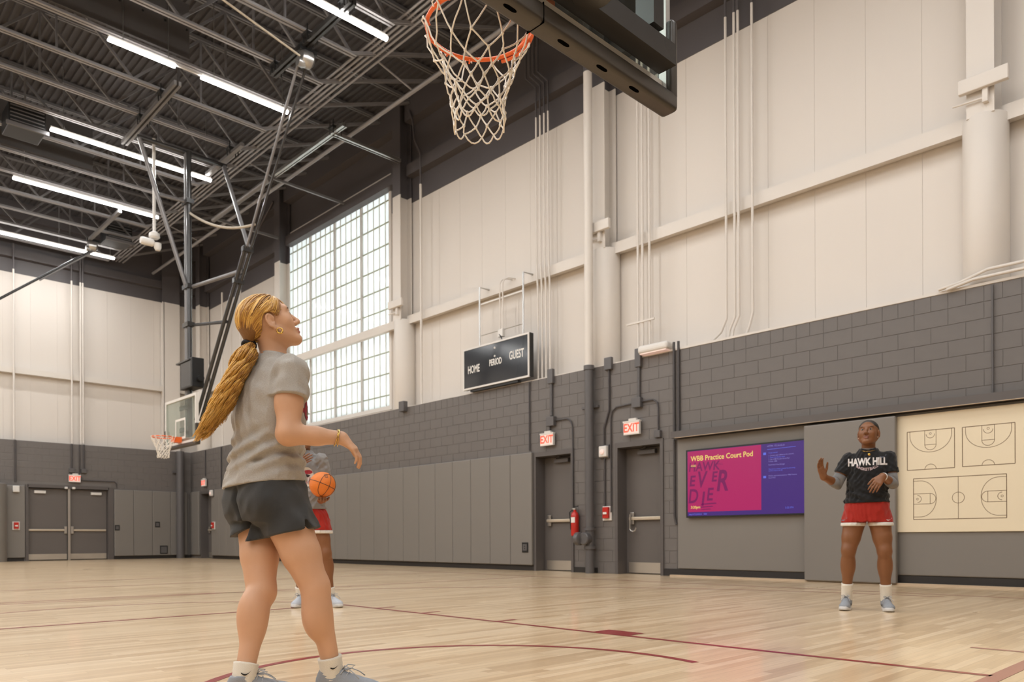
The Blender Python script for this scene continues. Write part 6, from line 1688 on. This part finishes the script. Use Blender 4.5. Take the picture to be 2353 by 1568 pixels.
mb = MB(); mb.tube([(0.022+0.060*math.cos(a), -0.004+0.058*math.sin(a), 1.415 + 0.012*math.sin(a)) for a in np.linspace(0, 2*math.pi, 36, endpoint=False)], 0.007, 8, closed=True); B.mb('undershirt_collar', mb, PM['greyt'], bs)
PM['tprint'] = mat('white shirt print', (0.66, 0.62, 0.60), 0.7); PM['tprint2'] = mat('pale pink shirt print', (0.52, 0.40, 0.42), 0.7); PM['tmark'] = mat('slate shirt mark', (0.16, 0.17, 0.22), 0.7)
bn = (0.0, -1, 0)
project_text(B, 'HAWK HILL', 0.088, bs, (0.012, -0.10, 1.288), (1, 0, 0), (0, 0, 1), bn, PM['tprint'], bs, xs=0.66, bold=0.004, name='chest_print')
project_text(B, 'BASKETBALL', 0.034, bs, (0.012, -0.10, 1.222), (1, 0, 0), (0, 0, 1), bn, PM['tprint2'], bs, xs=0.9, bold=0.001, arc=-4.5, name='chest_print')
def swoosh(w):
    t = np.linspace(0, 1, 12); top = [(w*q, -w*0.22*math.sin(min(1, q*1.4)*1.57)+w*0.42*q*q) for q in t]; bot = [(w*q, -w*0.05-w*0.36*math.sin(min(1, q*1.6)*1.57)*(1-q)**.5+w*0.42*q*q-w*0.05*(1-q)) for q in t]
    return top+bot, [(i, i+1, 13+i, 12+i) for i in range(11)]
project_text(B, '', 0.03, bs, (0.110, -0.10, 1.335), (1, 0, 0), (0, 0, 1), bn, PM['tmark'], bs, polys=swoosh(0.05), name='chest_mark')
def shorts(fig, pel, hips, knees, fwd, lat, hemz, m, mband, seed, rtop=0.104, rbot=0.108, tk=0.60, band=0.030, h=0.006):
    lo = np.minimum.reduce([*hips, *knees])-0.2; hi = np.maximum.reduce([*hips, *knees])+0.2
    outs = []
    for z0, z1, nm, mm in ((hemz+band, 9, 'shorts', m), (hemz, hemz+band, 'hem_band', mband)):
        S = SDF((lo[0], lo[1], hemz-0.03), (hi[0], hi[1], 0.99), h)
        S.loft(pel, 0.02)
        for hp_, kn in zip(hips, knees): S.cone(hp_, hp_*(1-tk)+kn*tk, rtop, rbot, 0.010)
        mid = sum(hips)/2; midk = sum(knees)/2; lt = (hips[1]-hips[0])/np.linalg.norm(hips[1]-hips[0])
        S.displace(lambda P: 0.009*np.exp(-(((P-mid)@lt)/0.012)**2)*np.clip((mid[2]+0.06-P[:, 2])/0.06, 0, 1), 0.05)
        q_ = mid.copy(); q_[2] = hemz - 0.035; S.cone(q_ - fwd*0.25, q_ + fwd*0.25, 0.040, 0.040, 0.012, 's')
        S.displace(folds(seed, 0.006, 30, (1, 1, 0.6)), 0.03)
        S.clip((0, 0, z0), (0, 0, -1))
        if z1 < 5: S.clip((0, 0, z1+0.001), (0, 0, 1))
        outs.append(fig.put(nm, S, mm, 1, parent=outs[0] if outs else None))
    return outs[0]
bsh = shorts(B, [(0.775, 0.006, 0, 0.185, 0.130, -95), (0.87, 0.006, 0, 0.184, 0.135, -95), (0.945, 0.008, 0, 0.172, 0.122, -95)], (rh, lh), (rk, lk), V3(0, -1, 0), V3(1, 0, 0), 0.735, PM['redsh'], PM['whitet'], 61)
project_text(B, '', 0.03, bsh, (0.160, -0.12, 0.790), (1, 0, 0), (0, 0, 1), bn, PM['tprint'], bsh, polys=swoosh(0.042), name='shorts_mark')
project_text(B, '', 0.03, bsh, (-0.200, -0.12, 0.795), (1, 0, 0), (0, 0, 1), bn, PM['tmark'], bsh, polys=swoosh(0.05), name='shorts_mark')
sm2 = dict(sm); sm2['shoe'] = PM['shoe']; sm2['sk'] = 1.05
shoe(B, (ra[0], ra[1], 0), (-0.10, -1), sm2, ra + (rk-ra)*0.30, ra); shoe(B, (la[0], la[1], 0), (0.12, -1), sm2, la + (lk-la)*0.30, la)
mb = MB(); mb.tube([(0.022+0.062*math.cos(a), -0.030+0.080*math.sin(a), 1.40 - 0.03*(1-math.sin(a))*0.5*0 + 0.02*math.sin(a)) for a in np.linspace(math.pi, 2*math.pi, 24)], 0.0016, 5); mb.lathe([(0.001, -0.004), (0.011, -0.003), (0.011, 0.003), (0.001, 0.004)], (0.028, -0.118, 1.352), axis='y', n=14); B.mb('pendant_necklace', mb, PM['gold'])
for s in (-1, 1):
    c_ = BH[0] + BH[1]@np.array((0.004, s*0.079, -0.044)); mb = MB(); mb.lathe([(0.001, -0.004), (0.004, 0), (0.001, 0.004)], c_, n=8); B.mb('stud_earring', mb, M['print'])
wa = (lw_-le_)/np.linalg.norm(lw_-le_); wu, ww = MB().frame_of(wa); mb = MB(); mb.tube([lw_ - wa*0.012 + (wu*math.cos(a)+ww*math.sin(a))*0.031 for a in np.linspace(0, 6.283, 20, endpoint=False)], 0.006, 6, closed=True); B.mb('watch_band', mb, M['white'])

# ============ the player holding the ball
C3 = Fig((7.35*fw + (718-1176.5)/1775*7.35*rt), 'woman in grey SJU T-shirt holding a basketball behind the woman in front')
CH_ = head_frame((-0.070, -0.02, 1.602), -82, 2)
S = SDF((-0.36, -0.46, 0.05), (0.36, 0.28, 1.76), 0.006)
S.loft([(0.85, -0.045, 0, 0.155, 0.108, -70), (0.92, -0.050, 0, 0.160, 0.112, -70), (1.05, -0.060, 0, 0.135, 0.100, -70), (1.20, -0.066, 0, 0.148, 0.108, -70), (1.33, -0.070, 0, 0.145, 0.098, -70), (1.40, -0.070, 0, 0.105, 0.072, -70), (1.45, -0.070, 0, 0.058, 0.055, -70)], 0.02)
rh3, lh3 = V3(-0.125, 0, 0.84), V3(0.050, 0, 0.84); rk3, lk3 = V3(-0.130, -0.05, 0.52), V3(0.135, -0.04, 0.50); ra3, la3 = V3(-0.118, 0.03, 0.105), V3(0.165, 0.02, 0.105)
add_leg(S, rh3, rk3, ra3, (0, 1, 0), 0.090, 0.060, 0.060, 0.035); add_leg(S, lh3, lk3, la3, (0, 1, 0), 0.090, 0.060, 0.060, 0.035)
rs3, ls3 = V3(-0.235, 0.03, 1.40), V3(0.092, -0.02, 1.40); re3, rw3 = V3(-0.26, -0.06, 1.16), V3(-0.105, -0.165, 1.335); le3, lw3 = V3(0.130, 0.05, 1.135), V3(0.125, -0.175, 0.998)
for s_, e_, w_ in ((rs3, re3, rw3), (ls3, le3, lw3)):
    S.cone(s_, e_, 0.050, 0.041, 0.012); S.cone(e_, w_, 0.041, 0.026, 0.012)
BALL = V3(0.163, -0.265, 1.140); BR = 0.119
add_hand(S, rw3, (0.85, -0.12, 0.45), (0.1, 0.9, 0.0), (0.0, -0.2, 0.9), 0.12, 1.0)
add_hand(S, lw3, (0.30, -0.93, -0.06), (0.05, 0.1, 1.0), (0.9, 0.3, 0.0), 0.30, 1.08)
add_head(S, CH_, (-0.070, 0.0, 1.43), 0.054)
lz3 = lip_zone(CH_); C3.put('body', S, [PM['skin2'], PM['lip2']], 1, mi=lambda C: lz3(C).astype(np.int32))
eye_parts(C3, CH_, PM['eyew'], PM['iris'], PM['brow2']); hair_cap(C3, CH_, PM['hair2'])
S = SDF((-0.38, -0.26, 0.88), (0.26, 0.26, 1.52), 0.006)
cl = [(0.88, -0.045, 0, 0.182, 0.135, -70), (1.0, -0.055, 0, 0.170, 0.125, -70), (1.20, -0.066, 0, 0.172, 0.126, -70), (1.33, -0.070, 0, 0.176, 0.122, -70), (1.41, -0.070, 0, 0.155, 0.096, -70), (1.46, -0.070, 0, 0.090, 0.074, -70), (1.485, -0.070, 0, 0.070, 0.066, -70)]
S.loft(cl, 0.02)
for s_, e_ in ((rs3, re3), (ls3, le3)): S.cone(s_, s_*0.1+e_*0.9, 0.060, 0.066, 0.020)
S.displace(folds(71, 0.006, 30), 0.04)
ct = [(q[0], q[1], q[2], q[3]+0.008, q[4]+0.008, q[5]) for q in cl]
torso_mask_cut(S, rs3, re3, 0.72, ct); torso_mask_cut(S, ls3, le3, 0.80, ct)
S.clip((0, 0, 0.925), (0.02, 0, -1)); S.cone((-0.07, 0, 1.46), (-0.07, -0.01, 1.53), 0.054, 0.056, 0.004, 's')
cs = C3.put('t_shirt', S, PM['greyt'], 1)
cn = np.array((math.cos(math.radians(-70)), math.sin(math.radians(-70)), 0)); cu = np.array((-cn[1], cn[0], 0)); cu = cu if cu[0] > 0 else -cu
def oval(a, b, n=28): return [(a*math.cos(t), b*math.sin(t)) for t in np.linspace(0, 6.283, n, endpoint=False)], [tuple(range(n))]
project_text(C3, '', 0.10, cs, (-0.028, -0.1, 1.225), cu, up, cn, PM['whitet'], cs, polys=oval(0.068, 0.092), cuts=3, off=0.002, name='chest_oval')
project_text(C3, 'SJU', 0.072, cs, (-0.028, -0.1, 1.19), cu, up, cn, PM['tprint2'], cs, xs=0.85, bold=0.003, off=0.0045, name='chest_print')
project_text(C3, 'SJU', 0.066, cs, (-0.027, -0.1, 1.19), cu, up, cn, PM['maroon'], cs, xs=0.80, bold=0.006, off=0.0035, name='print_shadow')
PM['emred'] = mat('red emblem print', (0.35, 0.02, 0.03), 0.7); PM['emblk'] = mat('dark emblem print', (0.02, 0.012, 0.015), 0.7)
project_text(C3, '', 0.05, cs, (-0.024, -0.1, 1.262), cu, up, cn, PM['emred'], cs, polys=([(-0.05, -0.005), (-0.02, -0.012), (0.03, -0.008), (0.052, 0.006), (0.045, 0.022), (0.02, 0.030), (-0.015, 0.026), (-0.035, 0.012)], [tuple(range(8))]), off=0.004, name='chest_emblem')
project_text(C3, '', 0.05, cs, (-0.024, -0.1, 1.240), cu, up, cn, PM['emblk'], cs, polys=([(-0.045, 0.004), (-0.02, -0.016), (0.012, -0.018), (0.03, 0.0), (0.0, 0.010), (-0.03, 0.012)], [tuple(range(6))]), off=0.0035, name='chest_emblem')
project_text(C3, 'Class', 0.045, cs, (-0.005, -0.1, 1.105), cu, up, cn, PM['tprint'], cs, xs=0.8, off=0.003, shear=0.2, name='chest_script')
csh = shorts(C3, [(0.79, -0.042, 0, 0.184, 0.132, -70), (0.88, -0.045, 0, 0.176, 0.132, -70), (0.935, -0.05, 0, 0.162, 0.118, -70)], (rh3, lh3), (rk3, lk3), V3(0.2, -1, 0), V3(1, 0, 0), 0.695, PM['redsh'], PM['whitet'], 81, tk=0.62)
sm3 = dict(sm); sm3['shoe'] = PM['shoew']
shoe(C3, (ra3[0], ra3[1], 0), (-0.05, -1), sm3, ra3 + (rk3-ra3)*0.20, ra3); shoe(C3, (la3[0], la3[1], 0), (0.62, -0.78), sm3, la3 + (lk3-la3)*0.20, la3)
# the ball she holds
bw = C3.w1(BALL)
bl_ = thing('basketball', 'orange basketball held at the side of the player in grey', 'basketball', tuple(bw))
mb = MB(); prof = [(BR*math.sin(a), -BR*math.cos(a)) for a in np.linspace(0.02, math.pi-0.02, 24)]; mb.lathe(prof, bw, n=36)
M['ballorange'] = mat('orange pebbled rubber', (0.70, 0.175, 0.012), 0.5, bump=0.5, bscale=180)
mb.build('ball', M['ballorange'], bl_, smooth=True)
ax1 = np.array((0.35, -0.15, 0.92)); ax1 /= np.linalg.norm(ax1)
fx_, fy_ = MB().frame_of(ax1)
def seam(pts): MB().tube(pts, 0.0026, 5, closed=True).build('seam', M['black'], bl_, smooth=True)
def onball(v): v = np.array(v, float); return bw + v/np.linalg.norm(v)*(BR+0.0002)
cir = np.linspace(0, 2*math.pi, 64, endpoint=False)
seam([onball(fx_*math.cos(t)+fy_*math.sin(t)) for t in cir]); seam([onball(fx_*math.cos(t)+ax1*math.sin(t)) for t in cir])
for s in (-1, 1): seam([onball(fx_*s*0.62 + (fy_*math.cos(t)+ax1*math.sin(t))*0.78 + fx_*s*0.20*math.cos(2*t)) for t in cir])
nv = -fw*0.62 + rt*0.42 + up*0.62; nv = nv/np.linalg.norm(nv); tu = np.cross(up, nv); tu /= np.linalg.norm(tu); tv_ = np.cross(nv, tu)
vs = []; fs = []
for q_, (a0, a1, b0, b1) in enumerate(((-0.020, 0.020, 0.010, 0.014), (-0.020, 0.020, -0.014, -0.010), (-0.020, -0.015, -0.010, 0.010), (-0.003, 0.002, -0.010, 0.010), (0.014, 0.019, -0.010, 0.010))):
    vs += [(a0, b0), (a1, b0), (a1, b1), (a0, b1)]; fs.append(tuple(range(4*q_, 4*q_+4)))
link_mesh('ball_print', [onball(nv*BR + tu*b*1.0 + tv_*a) + nv*0.0012 for a, b in vs], fs, M['black'], bl_, fix=False)
